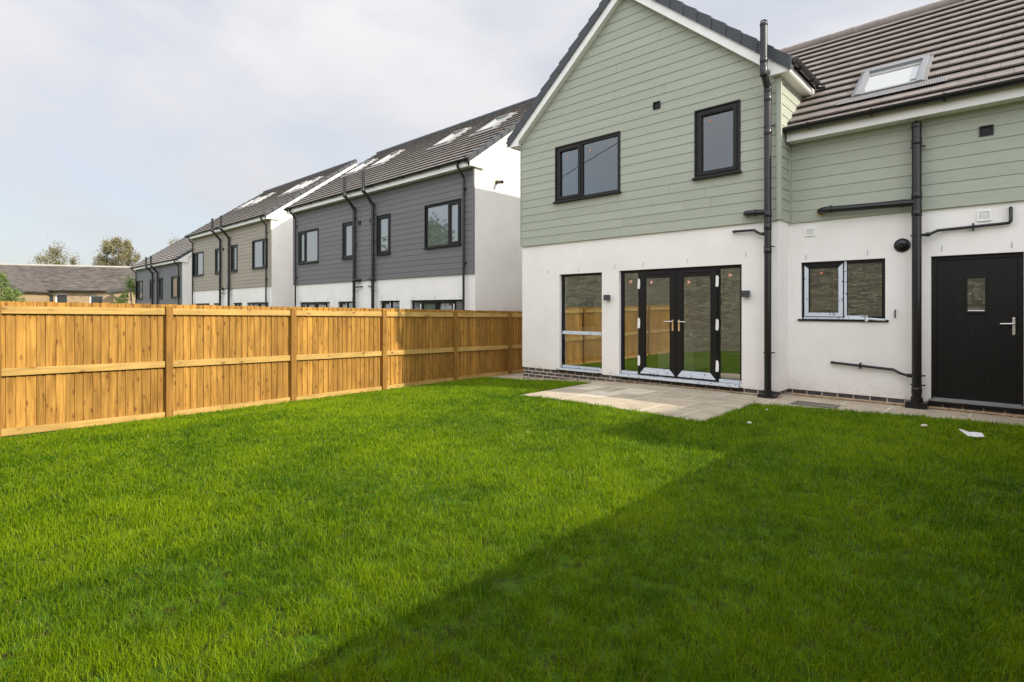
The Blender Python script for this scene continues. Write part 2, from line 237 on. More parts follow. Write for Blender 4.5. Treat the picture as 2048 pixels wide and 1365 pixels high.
# ------------------------------------------------------------ mesh helpers
class MB:
    def __init__(s): s.v=[]; s.f=[]; s.sm=[]
    def add(s,vs,fs,sm=False):
        o=len(s.v); s.v+= [tuple(p) for p in vs]; s.f+=[tuple(i+o for i in f) for f in fs]; s.sm+=[sm]*len(fs); return s
    def box(s,x0,x1,y0,y1,z0,z1):
        if x0>x1:x0,x1=x1,x0
        if y0>y1:y0,y1=y1,y0
        if z0>z1:z0,z1=z1,z0
        return s.hexa([(x0,y0,z0),(x1,y0,z0),(x1,y1,z0),(x0,y1,z0),(x0,y0,z1),(x1,y0,z1),(x1,y1,z1),(x0,y1,z1)])
    def hexa(s,p): return s.add(p,[(3,2,1,0),(4,5,6,7),(0,1,5,4),(1,2,6,5),(2,3,7,6),(3,0,4,7)])
    def prism(s,poly,a,b,fn):   # poly in 2D, extruded from a to b, fn(u,v,t)->xyz
        n=len(poly); vs=[fn(u,v,a) for u,v in poly]+[fn(u,v,b) for u,v in poly]
        return s.add(vs,[tuple(range(n)),tuple(range(2*n-1,n-1,-1))]+[(i,(i+1)%n,n+(i+1)%n,n+i)[::-1] for i in range(n)])
    def tube(s,path,r,n=14,caps=True):
        P=[Vector(p) for p in path]; rings=[]; R=r if isinstance(r,(list,tuple)) else [r]*len(P)
        d0=(P[1]-P[0]).normalized(); up=Vector((0,0,1)) if abs(d0.z)<.9 else Vector((1,0,0)); a=d0.cross(up).normalized()
        for i,p in enumerate(P):
            if i==0: d=(P[1]-P[0]).normalized(); k=1
            elif i==len(P)-1: d=(P[-1]-P[-2]).normalized(); k=1
            else:
                d1=(P[i]-P[i-1]).normalized(); d2=(P[i+1]-P[i]).normalized(); d=(d1+d2).normalized(); k=1/max(.5,d.dot(d1))
            a=(a-d*a.dot(d)).normalized(); b=d.cross(a)
            if 0<i<len(P)-1:
                bis=((P[i+1]-P[i]).normalized()-(P[i]-P[i-1]).normalized())
                bn=bis.normalized() if bis.length>1e-4 else a
            else: bn=a
            ring=[]
            for j in range(n):
                t=2*math.pi*j/n; q=a*math.cos(t)+b*math.sin(t); q=q+bn*(q.dot(bn))*(k-1); ring.append(p+q*R[i])
            rings.append(ring)
        vs=[q for rg in rings for q in rg]; m=len(P)
        fs=[(i*n+j,i*n+(j+1)%n,(i+1)*n+(j+1)%n,(i+1)*n+j) for i in range(m-1) for j in range(n)]
        s.add(vs,fs,True)
        if caps: s.add(rings[0],[tuple(range(n))[::-1]]); s.add(rings[-1],[tuple(range(n))])
        return s
    def build(s,name,m,parent=None,recalc=True):
        me=bpy.data.meshes.new(name); me.from_pydata(s.v,[],s.f); me.polygons.foreach_set('use_smooth',s.sm)
        if recalc:
            import bmesh
            b=bmesh.new(); b.from_mesh(me); bmesh.ops.recalc_face_normals(b,faces=b.faces); b.to_mesh(me); b.free()
        me.materials.append(M[m] if isinstance(m,str) else m); me.update()
        o=bpy.data.objects.new(name,me); COL.objects.link(o)
        if parent is not None:
            o.parent=parent
            base=Vector(parent.location); 
            pp=parent.parent
            while pp is not None: base+=Vector(pp.location); pp=pp.parent
            o.location=-base
        return o
def tag(o,label=None,cat=None,group=None,kind=None):
    if label:o['label']=label
    if cat:o['category']=cat
    if group:o['group']=group
    if kind:o['kind']=kind
    return o
def thing(name,loc,label,cat,group=None):
    o=bpy.data.objects.new(name,None); COL.objects.link(o); o.location=loc; o.empty_display_size=.3; return tag(o,label,cat,group)
def struct(mb,name,m): return tag(mb.build(name,m),kind='structure')
def bevel(o,w=.004,seg=2):
    md=o.modifiers.new('bevel','BEVEL'); md.width=w; md.segments=seg; md.limit_method='ANGLE'; return o
XY=lambda u,v,t:(u,t,v)      # facade polygon (x,z) extruded in y
def wall(mb,u0,u1,z0,z1,holes,d0,d1,fn):
    us=sorted({u0,u1,*[min(max(h[i],u0),u1) for h in holes for i in (0,1)]}); zs=sorted({z0,z1,*[min(max(h[i],z0),z1) for h in holes for i in (2,3)]})
    def solid(i,j):
        if i<0 or j<0 or i>=len(us)-1 or j>=len(zs)-1: return False
        cu=(us[i]+us[i+1])/2; cz=(zs[j]+zs[j+1])/2
        return not any(h[0]<cu<h[1] and h[2]<cz<h[3] for h in holes)
    for i in range(len(us)-1):
        for j in range(len(zs)-1):
            if not solid(i,j): continue
            a,b,c,d=us[i],us[i+1],zs[j],zs[j+1]
            q=lambda *p:mb.add([fn(*x) for x in p],[(0,1,2,3)])
            q((a,d0,c),(b,d0,c),(b,d0,d),(a,d0,d)); q((a,d1,c),(a,d1,d),(b,d1,d),(b,d1,c))
            if not solid(i-1,j): q((a,d0,c),(a,d0,d),(a,d1,d),(a,d1,c))
            if not solid(i+1,j): q((b,d0,c),(b,d1,c),(b,d1,d),(b,d0,d))
            if not solid(i,j-1): q((a,d0,c),(a,d1,c),(b,d1,c),(b,d0,c))
            if not solid(i,j+1): q((a,d0,d),(b,d0,d),(b,d1,d),(a,d1,d))
FY=lambda Y:(lambda u,d,z:(u,Y-d,z))       # facade facing -Y
FX=lambda X:(lambda u,d,z:(X+d,u,z))       # wall facing +X
def boards(mb,lim,z0,z1,pitch,holes,fn,joints=(),back=.006,front=.014,gap=.0045):
    # lim(z)->(u0,u1). lapped boards with real gaps between them
    z=z0; k=0
    while z<z1-.01:
        za,zb=z+ (gap if k else 0),min(z+pitch,z1)
        cuts=sorted({za,zb,*[h[i] for h in holes for i in (2,3) if za+.002<h[i]<zb-.002]})
        for ca,cb in zip(cuts[:-1],cuts[1:]):
            cm=(ca+cb)/2; la=lim(ca); lb=lim(cb)
            if la[1]-la[0]<.02 and lb[1]-lb[0]<.02: continue
            hs=sorted([(h[0],h[1]) for h in holes if h[2]<cm<h[3]])
            segs=[]; cur=None
            edges=[('L',None)]+[e for h in hs for e in h]+[('R',None)]
            pts=[edges[0]]+edges[1:]
            for i in range(0,len(pts),2):
                segs.append((pts[i],pts[i+1]))
            for A,B in segs:
                a0=la[0] if isinstance(A,tuple) else A; a1=lb[0] if isinstance(A,tuple) else A
                b0=la[1] if isinstance(B,tuple) else B; b1=lb[1] if isinstance(B,tuple) else B
                js=sorted({j for (row,j) in joints if row==k and a0+.05<j<b0-.05})
                xs=[(a0,a1)]+[(j,j) for j in js]+[(b0,b1)]
                for (p0,p1),(q0,q1) in zip(xs[:-1],xs[1:]):
                    if js and p0 in js: p0+=.004;p1+=.004
                    f=lambda zz:back+ (front-back)*(1-(zz-z)/pitch)
                    da,db=f(ca),f(cb)
                    mb.add([fn(p0,0,ca),fn(q0,0,ca),fn(q0,da,ca),fn(p0,da,ca),fn(p1,0,cb),fn(q1,0,cb),fn(q1,db,cb),fn(p1,db,cb)],
                           [(3,2,1,0),(4,5,6,7),(0,1,5,4),(1,2,6,5),(2,3,7,6),(3,0,4,7)])
        z+=pitch; k+=1
def tiles(mb,P0,U,ulen,Sv,slen,gauge=.315,tw=.30,thick=.044,skip=None):
    P0=Vector(P0);U=Vector(U).normalized();Sv=Vector(Sv).normalized();N=U.cross(Sv).normalized()
    if N.z<0:N=-N
    rows=int(round(slen/gauge)); g=slen/rows
    for r in range(rows):
        s0=r*g-.035; s1=(r+1)*g+.02; off=(tw/2 if r%2 else 0); u=-off
        while u<ulen-.001:
            a=max(u,0); b=min(u+tw-.004,ulen); u+=tw
            if b-a<.02: continue
            if skip and skip((a+b)/2,(s0+s1)/2): continue
            j=random.uniform(-.003,.003); k=random.uniform(-.002,.002)
            p=lambda uu,ss,nn:P0+U*uu+Sv*ss+N*nn
            mb.hexa([p(a,s0+j,.038+k),p(b,s0+j,.038-k),p(b,s1,-.03),p(a,s1,-.03),p(a,s0+j,.018+thick+k),p(b,s0+j,.018+thick-k),p(b,s1,.002),p(a,s1,.002)])
def sk(x,y,z0,h=1): pass
def window(house,x0,x1,z0,z1,Y,kind='casement',mull=None,name='window',gl='glass',sashes=(0,),stick=(),films=(),sill=True,f=.055,rec=.0,trim=.02,depth=.075):
    """frame in the opening; Y = plane of frame front"""
    mb=MB(); Yb=Y+depth
    xs=[x0]+(list(mull) if mull else [])+[x1]
    mb.box(x0,x1,Y,Yb,z1-f,z1); mb.box(x0,x1,Y,Yb,z0,z0+f); 
    mb.box(x0,x0+f,Y,Yb,z0+f,z1-f); mb.box(x1-f,x1,Y,Yb,z0+f,z1-f)
    for m in xs[1:-1]: mb.box(m-f*.6,m+f*.6,Y,Yb,z0+f,z1-f)
    w=bevel(mb.build(name,'frame',house))
    for i,(a,b) in enumerate(zip(xs[:-1],xs[1:])):
        A=a+(f if i==0 else f*.6); B=b-(f if i==len(xs)-2 else f*.6); za,zb=z0+f,z1-f
        if i in sashes:
            s=MB(); g=.052; y0=Y-.016; y1=Y+.05
            s.box(A-.012,B+.012,y0,y1,zb-g,zb+.012); s.box(A-.012,B+.012,y0,y1,za-.012,za+g); s.box(A-.012,A+g,y0,y1,za+g,zb-g); s.box(B-g,B+.012,y0,y1,za+g,zb-g)
            s.box(A+.06,B-.06,y0-.012,y0,zb-.028,zb-.012)
            bevel(s.build('sash','frame',w)); A+=g;B-=g;za+=g;zb-=g
        p=MB(); p.box(A-.005,B+.005,Y+.03,Y+.034,za-.005,zb+.005); p.build('pane',gl,w)
    if sill:
        s=MB(); s.box(x0-.045,x1+.045,Y-.085,Y+.01,z0-.035,z0-.001); bevel(s.build('sill','frame',w))
    for (sx,sz) in stick:
        s=MB(); s.box(sx-.018,sx+.018,Y+.0255,Y+.0285,sz-.014,sz+.014); s.box(sx-.008,sx+.008,Y+.0255,Y+.0285,sz-.028,sz-.014); s.build('sticker','sticker',w)
    return w
def gutter(mb,fn,a,b,r=.062,brk=0.9):
    # fn(u along, outward d, z)
    prof=[(r*math.cos(t),r*math.sin(t)) for t in [math.pi+math.pi*i/8 for i in range(9)]]
    prof=prof+[(r*.86*math.cos(t),r*.86*math.sin(t)+.002) for t in [2*math.pi-math.pi*i/8 for i in range(9)]]
    mb.prism(prof,a,b,lambda u,v,t:fn(t,u,v))
    for e in (a,b):
        q=[(r*1.05*math.cos(t),r*1.05*math.sin(t)) for t in [math.pi+math.pi*i/8 for i in range(9)]]
        mb.prism(q,e-.006,e+.006,lambda u,v,t:fn(t,u,v))
    n=max(2,int(abs(b-a)/brk))
    for i in range(n):
        t=a+(b-a)*(i+.5)/n
        mb.prism([(-r,-.0),(-r,-r*.9),(-.01,-r-.022),(.02,-r-.018),(r*.8,-r*.75),(r*1.1,.004),(r*.98,.004),(0,-r)],t-.014,t+.014,lambda u,v,tt:fn(tt,u,v))
def soil_pipe(house,x,Y,zb,ztop,kink=None,Yt=None,cap='plain',collars=(),lugs=(),name='soil_pipe',r=.055,base=True,xt=None):
    mb=MB(); n=16
    if kink:
        x2=xt if xt is not None else x
        path=[(x,Y,zb),(x,Y,kink[0]-.04),(x,Y,kink[0]),(x2,Yt,kink[1]),(x2,Yt,kink[1]+.04),(x2,Yt,ztop)]
    else: path=[(x,Y,zb),(x,Y,ztop)]
    mb.tube(path,r,n)
    for c in collars:
        yy,xx=(Y,x) if not kink or c<kink[0]+.05 else (Yt,x2)
        mb.tube([(xx,yy,c-.045),(xx,yy,c-.04),(xx,yy,c+.04),(xx,yy,c+.045)],[r*1.03,r*1.10,r*1.10,r*1.03],n)
    for c in lugs:
        mb.tube([(x,Y,c-.012),(x,Y,c+.012)],r*1.12,n); mb.box(x-r*1.25,x+r*1.6,Y-.006,Y+.012,c-.009,c+.009); mb.box(x+r*1.3,x+r*1.6,Y,Y+.09,c-.008,c+.008)
    if kink:
        for q in ((x,Y,kink[0]),(x2,Yt,kink[1])): mb.tube([(q[0],q[1],q[2]-.07),(q[0],q[1],q[2]-.06),(q[0],q[1],q[2]+.06),(q[0],q[1],q[2]+.07)][0:4],[r*1.02,r*1.10,r*1.10,r*1.02],n)
    if cap=='cage':
        yy,xx=(Yt,x2) if kink else (Y,x)
        for i in range(8):
            t=i*math.pi/4; c,s_=math.cos(t),math.sin(t)
            mb.tube([(xx+c*r*.95,yy+s_*r*.95,ztop),(xx+c*r*.9,yy+s_*r*.9,ztop+.035),(xx+c*r*.2,yy+s_*r*.2,ztop+.06)],.006,5)
        mb.tube([(xx,yy,ztop-.05),(xx,yy,ztop-.03),(xx,yy,ztop)],[r*1.0,r*1.12,r*1.1],n)
    if base:
        mb.tube([(x,Y,zb-.0),(x,Y,zb+.1)],r*1.25,n); mb.box(x-.13,x+.13,Y-.09,Y+.11,zb-.06,zb+.035)
        mb.tube([(x,Y-.08,zb+.0),(x,Y-.12,zb+.0)],r*.8,n)
    return mb.build(name,'black',house)
# ------------------------------------------------------------ terrain
def gz(x,y):
    if x>-4.6: return -1.47+ (0.0 if x<2 else .02*(x-2))
    if x>-8.65: t=(-4.6-x)/4.05; return -1.47-.17*t*t*(1.6-.6*t)
    if x>-10.5: return -1.64-.105*(-8.65-x)
    if x>-25: return -1.834-.04*(-10.5-x)
    return -2.414-.03*min(60,-25-x)
def grid(xs,ys,fz,name,m):
    mb=MB(); n=len(ys)
    mb.v=[(x,y,fz(x,y)) for x in xs for y in ys]
    for i in range(len(xs)-1):
        for j in range(n-1): mb.f.append((i*n+j,(i+1)*n+j,(i+1)*n+j+1,i*n+j+1)); mb.sm.append(True)
    return struct(mb,name,m)
far=[-900,-400,-200,-120,-90,-70,-55,-45,-35,-30,-25,-20,-17,-14,-12]
grid(far+list(np.arange(-10.5,2.1,.5))+[4,8,14,25,60,200,900],[-900,-300,-100,-40,-15,-6,-3,0,3,6,9,12,15,20,30,50,80,120,250,900],lambda x,y:gz(x,y)-.04,'ground','farground')
# lawn
def path_front(x):   # y of lawn/path edge
    if x<-6.42:
        return 9.26+ (0 if x>-8.65 else (-8.65-x)*.45)
    if x<-3.05: return 7.06-(x+6.42)*.065
    if x<-.6: return 8.72+(x+3.05)*.25
    return 9.33
lx=list(np.arange(-10.42,-6.43,.35))+[-6.421,-6.419]+list(np.arange(-6.2,-3.06,.35))+[-3.051,-3.049]+list(np.arange(-2.8,.63,.3))
mb=MB(); ny=14
def lz(x,y): return gz(x,y)+.012*mnoise.noise(Vector((x*.9,y*.9,0)))+.006*mnoise.noise(Vector((x*3,y*3,4)))
for x in lx:
    yf=path_front(x)+.01
    for j in range(ny+1):
        y=-1.28+(yf+1.28)*j/ny; mb.v.append((x,y,lz(x,y)-(.0)))
for i in range(len(lx)-1):
    for j in range(ny): mb.f.append((i*(ny+1)+j,(i+1)*(ny+1)+j,(i+1)*(ny+1)+j+1,i*(ny+1)+j+1)); mb.sm.append(True)
struct(mb,'lawn','turf')
# grass blades
def grass():
    n0=2600000
    X=rng.uniform(-10.4,.62,n0); Y=rng.uniform(-1.25,10.0,n0)
    pf=np.where(X<-6.42,9.26+np.where(X>-8.65,0,(-8.65-X)*.45),np.where(X<-3.05,7.06-(X+6.42)*.065,np.where(X<-.6,8.72+(X+3.05)*.25,9.33)))
    ok=Y<pf-.015+.03*rng.random(n0)
    w=-.684*X+.7295*Y; lat=.7295*X+.684*Y
    ratio=np.abs(lat)/np.maximum(w,.3)
    dist=np.sqrt(X*X+Y*Y+1.47**2)
    dens=np.clip((3.2/dist)**1.5,.0,1)
    vis=(w>.9)&(ratio<1.15)
    dens=np.where(vis,dens,.10)
    ok&=rng.random(n0)<dens*.85
    X=X[ok];Y=Y[ok];dist=dist[ok];n=len(X)
    def fbm(x,y,s,seed,oct=3):
        r=np.zeros(len(x)); a=1;
        rg=np.random.default_rng(seed)
        for o in range(oct):
            G=rg.random((256,256)); u=(x*s)%255; v=(y*s)%255; i=u.astype(int); j=v.astype(int); fu=u-i; fv=v-j; fu=fu*fu*(3-2*fu); fv=fv*fv*(3-2*fv)
            r+=a*((G[i,j]*(1-fu)+G[(i+1)%256,j]*fu)*(1-fv)+(G[i,(j+1)%256]*(1-fu)+G[(i+1)%256,(j+1)%256]*fu)*fv-.5); a*=.55; s*=2.1
        return r
    big=fbm(X+20,Y+20,.9,1); med=fbm(X+20,Y+20,4.5,2); clump=fbm(X+20,Y+20,13,3)
    # thin worn seams between the turf rolls and a few bare spots
    wob=.05*np.sin(X*2.1)+.03*np.sin(X*5.3+1); seam=np.minimum.reduce([np.abs(Y-1.56+wob),np.abs(Y-3.55-wob)+.018,np.abs(Y-5.5+wob)+.022,np.where((Y>1.56)&(Y<3.55),np.abs(X+4.6+wob)+.02,9)])
    bare=np.zeros(n,bool)
    for (bx,by,br) in [(-6.5,8.0,.0),(-9.35,2.0,.25),(-1.98,2.1,.11),(-6.48,7.3,.12),(-6.46,7.9,.1)]:
        bare|=((X-bx)**2/(1.0)+(Y-by)**2*2.5)<br*br*(.6+.8*rng.random(n))
    keep=~bare|(rng.random(n)<.12)
    keep&=~((seam<.022)&(rng.random(n)<.45*(.4+.6*np.sin(X*3.1)**2)))
    keep&=rng.random(n)<np.clip(.85+1.2*clump,.35,1)
    X,Y,dist,big,med,clump,seam=[a[keep] for a in (X,Y,dist,big,med,clump,seam)]; n=len(X)
    Z=np.array([gz(a,b) for a,b in zip(X,Y)])-.004
    h=(.032+.032*rng.random(n)**1.6+.022*np.clip(clump,-.5,.7)+.012*big)*np.where(seam<.04,.75,np.where(seam<.10,1.08,1))
    tall=rng.random(n)<.015; h=np.where(tall,h+.05*rng.random(n),h); h=np.clip(h,.02,.15)
    wd=(.0019+.0013*rng.random(n))*np.clip(dist/3.4,1,4)
    ang=rng.uniform(0,2*np.pi,n); lean=rng.normal(0,.42,n)+.15; la=rng.uniform(0,2*np.pi,n)+med*3
    dx=np.cos(la)*lean*h; dy=np.sin(la)*lean*h; cx=np.cos(ang)*wd/2; cy=np.sin(ang)*wd/2
    curl=1+.9*rng.random(n)
    V=np.empty((n,5,3),np.float32)
    V[:,0]=np.stack([X-cx,Y-cy,Z],1); V[:,1]=np.stack([X+cx,Y+cy,Z],1)
    mx,my,mz=X+dx*.38,Y+dy*.38,Z+h*.58
    V[:,2]=np.stack([mx+cx*.85,my+cy*.85,mz],1); V[:,3]=np.stack([mx-cx*.85,my-cy*.85,mz],1)
    V[:,4]=np.stack([X+dx*curl,Y+dy*curl,Z+h*(1-.12*np.abs(lean)*curl)],1)
    me=bpy.data.meshes.new('grass'); me.vertices.add(n*5); me.vertices.foreach_set('co',V.ravel())
    b=(np.arange(n)*5)[:,None]; quad=b+np.array([[0,1,2,3]]); tri=b+np.array([[3,2,4]])
    lv=np.concatenate([quad,tri],1).ravel().astype(np.int32)
    me.loops.add(n*7); me.loops.foreach_set('vertex_index',lv)
    me.polygons.add(n*2); ls=np.stack([np.arange(n)*7,np.arange(n)*7+4],1).ravel().astype(np.int32); me.polygons.foreach_set('loop_start',ls)
    me.update(calc_edges=True)
    tint=np.clip(.50+.22*rng.normal(size=n)+.42*big+.30*med-.22*clump,0,.90)
    tint=np.where(rng.random(n)<.010,1.0,tint)
    n_=n; at=me.attributes.new('tint','FLOAT','POINT'); at.data.foreach_set('value',np.repeat(tint,5).astype(np.float32))
    me.materials.append(M['grass']); o=bpy.data.objects.new('grass',me); COL.objects.link(o); tag(o,'fresh green lawn grass with uneven blades','grass',kind='stuff'); print('blades',n)
grass()
# ------------------------------------------------------------ paving
def slabrow(mb,x0,x1,ya,yb,lens,lift=.012,gap=.022):
    x=x0; i=0
    while x<x1-.01:
        L_=lens[i%len(lens)]; i+=1; b=min(x+L_,x1)
        if x1-b<.15: b=x1
        p=[]
        g=gap/2; fa=ya if callable(ya) else (lambda q:ya); fb=yb if callable(yb) else (lambda q:yb)
        c=[(x+g,fa(x+g)+g),(b-g,fa(b-g)+g),(b-g,fb(b-g)-g),(x+g,fb(x+g)-g)]
        dz=random.uniform(-.0015,.0015)
        mb.hexa([(u,v,gz(u,v)-.03) for u,v in c]+[(u,v,gz(u,v)+lift+dz) for u,v in c]); x=b
pat=MB()
fe=lambda x:path_front(x)
rowsY=[7.0,7.62,8.24,8.86,9.53]
L0=[[.9,.6,.9,.6],[.6,.9,.3,.9,.6],[.9,.9,.6,.9],[.3,.6,.9,.9,.6]]
for k in range(4):
    a=(lambda q:7.06-(q+6.42)*.065) if k==0 else rowsY[k]
    slabrow(pat,-6.42,-3.05,a,rowsY[k+1] ,L0[k])
bevel(struct(pat,'patio','slab'),.004,1)
pa=MB()
slabrow(pa,-10.4,-8.66,lambda q:path_front(q),lambda q:9.95+(-8.65-q)*.3,[.6,.6])
for k in range(10): slabrow(pa,-10.4,-8.70,(lambda q:9.95+(-8.65-q)*.3) if k==0 else 10.0+.6*k+.5,10.0+.6*(k+1)+.5,[.6,.5,.6])
slabrow(pa,-8.66,-6.42,lambda q:9.26,9.53,[.9,.9,.6])
slabrow(pa,-3.05,-2.95,lambda q:8.72,9.53,[.9])
slabrow(pa,-2.95,.62,lambda q:path_front(q),9.53,[.6,.9,.75,.9])
slabrow(pa,-2.95,.62,9.53,9.96,[.9,.6,.9])
bevel(struct(pa,'path','slab'),.004,1)
jb=MB()
def jsheet(x0,x1,fa,fb,n=8):
    for i in range(n):
        a=x0+(x1-x0)*i/n; b=x0+(x1-x0)*(i+1)/n
        q=[(a,fa(a)+.01),(b,fa(b)+.01),(b,fb(b)),(a,fb(a))]
        jb.hexa([(u,v,gz(u,v)-.05) for u,v in q]+[(u,v,gz(u,v)+.0095) for u,v in q])
jsheet(-6.42,-3.05,lambda q:7.06-(q+6.42)*.065,lambda q:9.56)
jsheet(-10.4,-8.65,lambda q:path_front(q),lambda q:15.); jsheet(-8.65,-6.42,lambda q:9.26,lambda q:9.56); jsheet(-3.05,.62,path_front,lambda q:10.06)
struct(jb,'paving_pointing','joint')
# exposed soil strip at the patio edge
sb=MB(); 
for i in range(10):
    a=7.08+i*.21; b=a+.21; x=-6.50
    sb.hexa([(x-.02*random.random(),a,gz(x,a)-.05),(-6.424,a,gz(x,a)-.05),(-6.424,b,gz(x,b)-.05),(x-.02*random.random(),b,gz(x,b)-.05),(x,a,gz(x,a)+.002),(-6.424,a,gz(x,a)+.008),(-6.424,b,gz(x,b)+.008),(x,b,gz(x,b)+.002)])
struct(sb,'soil_edge','soil')
# gravel
gr=MB()
def pebble(x,y,z,r):
    vs=[];
    for (a,b,c) in [(1,0,0),(-1,0,0),(0,1,0),(0,-1,0),(0,0,1),(0,0,-1)]:
        k=r*random.uniform(.7,1.2); vs.append((x+a*k,y+b*k,z+c*k*.7))
    gr.add(vs,[(0,2,4),(2,1,4),(1,3,4),(3,0,4),(2,0,5),(1,2,5),(3,1,5),(0,3,5)])
for i in range(1500):
    x=random.uniform(-8.6,-2.9); 
    if random.random()<(-x-2.9)/7: continue
    y=9.555-abs(random.gauss(0,.035)); pebble(x,min(y,9.54),gz(x,y)+.02+random.random()*.012,random.uniform(.006,.014))
for i in range(2200):
    x=random.uniform(-2.9,.6); y=10.06-abs(random.gauss(0,.05)); pebble(x,min(y,10.04),gz(x,y)+.02+random.random()*.015,random.uniform(.007,.016))
tag(gr.build('gravel','gravel'),'ochre gravel along the foot of the house wall','gravel',kind='stuff')
# ------------------------------------------------------------ fence
def ftop(y): return .03-.0165*(y-2.74)
def gate_fence(X,ys,face,top,label,name='wooden_fence',gnd=gz,group=None):
    f=thing(name,(X,ys[0],gnd(X,ys[0])),label,'fence')
    s=face
    for y in ys:
        p=MB(); t=top(y)+.005+random.uniform(-.006,.01); y0=y-.05; x0,x1=X+s*.085,X-s*.015
        x0,x1=min(x0,x1),max(x0,x1); zb=gnd(X,y)-.1
        p.hexa([(x0,y0,zb),(x1,y0,zb),(x1,y0+.1,zb),(x0,y0+.1,zb),(x0,y0,t),(x1,y0,t),(x1,y0+.1,t-.002),(x0,y0+.1,t-.002)])
        bevel(p.build('post','post',f),.004)
    for a,b in zip(ys[:-1],ys[1:]):
        mb=MB(); y=a-.0; k=0
        while y<b-.02:
            w=.112+random.uniform(-.012,.006); e=min(y+w,b); 
            if b-e<.03: e=b
            th0,th1=.022,.010; y0=y; y1=e+.004
            t0=top(y)+.045+random.uniform(-.008,.006); t1=t0-.002; zb=gnd(X,y)+.03
            xa=X+s*0; 
            q=[(X-s*.022,y0,zb),(X+s*.004,y0,zb),(X-s*.014,y1,zb),(X-s*.022,y1,zb)]
            mb.hexa(q+[(u,v,(t0 if v==y0 else t1)) for u,v,_ in q]); y=e
        pn=mb.build('panel','board',f)
        for hz,hh in ((-.005,.105),(-.88,.105),(-1.745,.10)):
            r=MB(); ya,yb=a+.052,b-.052
            base=lambda yy: (top(yy)-.02+hz) if hz>-1.5 else max(top(yy)+hz,gnd(X,yy)+.11)
            x0,x1=X+s*.005,X+s*.043; x0,x1=min(x0,x1),max(x0,x1)
            r.hexa([(x0,ya,base(ya)-hh),(x1,ya,base(ya)-hh),(x1,yb,base(yb)-hh),(x0,yb,base(yb)-hh),(x0,ya,base(ya)),(x1,ya,base(ya)),(x1,yb,base(yb)),(x0,yb,base(yb))])
            bevel(r.build('rail','rail',pn),.003)
    return f
YS=[-1.25,.64,2.74,4.86,6.93,9.02,11.0,13.05,15.1]
gate_fence(-10.45,YS,1,ftop,'golden timber close-board fence along the left side of the lawn, with three rails')
gate_fence(.68,[-1.25,.8,2.85,4.9,6.95,9.0,9.85],-1,lambda y:.25,'timber boundary fence on the right of the lawn, ending beside the black door')
# stone wall behind
mb=MB(); random.seed(5)
mb.box(-26,6,-1.75,-1.30,-3.0,2.6)
for i in range(64):
    x=-26+i*.5; mb.hexa([(x,-1.8,2.6),(x+.48,-1.8,2.6),(x+.48,-1.25,2.6),(x,-1.25,2.6),(x+.02,-1.72,2.75+random.random()*.08),(x+.45,-1.72,2.75+random.random()*.08),(x+.45,-1.33,2.75+random.random()*.08),(x+.02,-1.33,2.75)])
tag(mb.build('stone_wall','rubble'),'old rubble stone garden wall behind the camera, seen reflected in the glass doors','wall')
# ------------------------------------------------------------ main house
H=thing('semi_detached_house',(-5.8,9.6,-1.5),'nearest house, sage green cladding over white render, with tall gable and black back door','house')
GY,RY=9.58,10.08           # render planes
XL,XR=-8.65,-2.95
W1=(-7.61,-5.98,2.37,3.57); W2=(-4.37,-3.59,2.37,3.58); TALL=(-7.54,-6.42,-1.30,.76); FR=(-6.01,-3.56,-1.31,.77)
W3=(-2.76,-1.57,-.17,.78); DR=(-1.01,-.01,-1.33,.77)
CB=1.47; PB=-1.366
XC=-5.84; HW=3.09; PT=.845; APZ=6.64
roofz=lambda x:APZ-PT*abs(x-XC)
# lower rendered walls
wb=MB()
wall(wb,XL,XR,PB,CB,[TALL,FR],0,-.30,FY(GY))
wall(wb,XR,6.6,PB,CB,[W3,DR],0,-.30,FY(RY))
wb.box(XR-.30,XR-.002,GY+.302,RY+.0,PB,CB); wb.box(XR-.30,XR,GY+.301,RY,PB,CB)
wb.box(XL,XL+.3,GY+.301,17.2,PB,CB)
wb.box(6.6,12.3,GY-.55,GY-.25,PB,CB); wb.box(12.0,12.3,GY+.301,17.2,PB,CB); wall(wb,XL+.301,11.99,PB,CB,[(-5.6,-3.3,-1.3,1.1)],0,-.3,FY(16.9)); wb.box(6.6,6.9,GY-.249,RY,PB,CB)  # unglazed opening in the unseen rear wall, added to light the kitchen
wb.build('render_wall','render',H)
# brick plinth
pb=MB(); GP=GY+.018
pb.box(XL+.018,XR-.018,GP,GP+.28,-2.0,PB); pb.box(XR-.3,XR-.018,GP+.281,RY+.018,-2.0,PB); pb.box(XR-.017,6.6,RY+.018,RY+.28,-2.0,PB); pb.box(XL+.018,XL+.3,GP+.281,17.2,-2.0,PB)
pb.build('plinth','brick',H)
# upper walls (backing)
ub=MB(); UY=GY-.015
wall(ub,XL-.012,XR+.012,CB+.012,3.84,[W1,W2],0,-.28,FY(UY))
ub.prism([(XL-.012,3.84),(XR+.012,3.84),(XR+.012,roofz(XR+.0)-.30),(XC,APZ-.30),(XL-.012,roofz(XL)-.30)],UY,UY+.28,XY)
wall(ub,XR+.012,6.6,CB+.012,2.84,[],0,-.28,FY(RY-.015))
ub.box(XR-.28,XR+.012,UY+.281,17.2,CB+.012,4.1); ub.box(XL-.012,XL+.28,UY+.281,17.2,CB+.012,4.1)
ub.box(6.6,12.3,UY-.55,UY-.25,CB+.012,4.0); ub.prism([(6.6,4.0),(12.3,4.0),(9.45,6.5)],UY-.55,UY-.35,XY); ub.box(12.0,12.3,UY+.301,17,CB+.012,4.0); ub.box(XL+.29,11.99,16.9,17.15,CB+.012,4.0); ub.box(6.6,6.9,UY-.249,17,CB+.012,4.1)
ub.build('upper_wall','green',H)
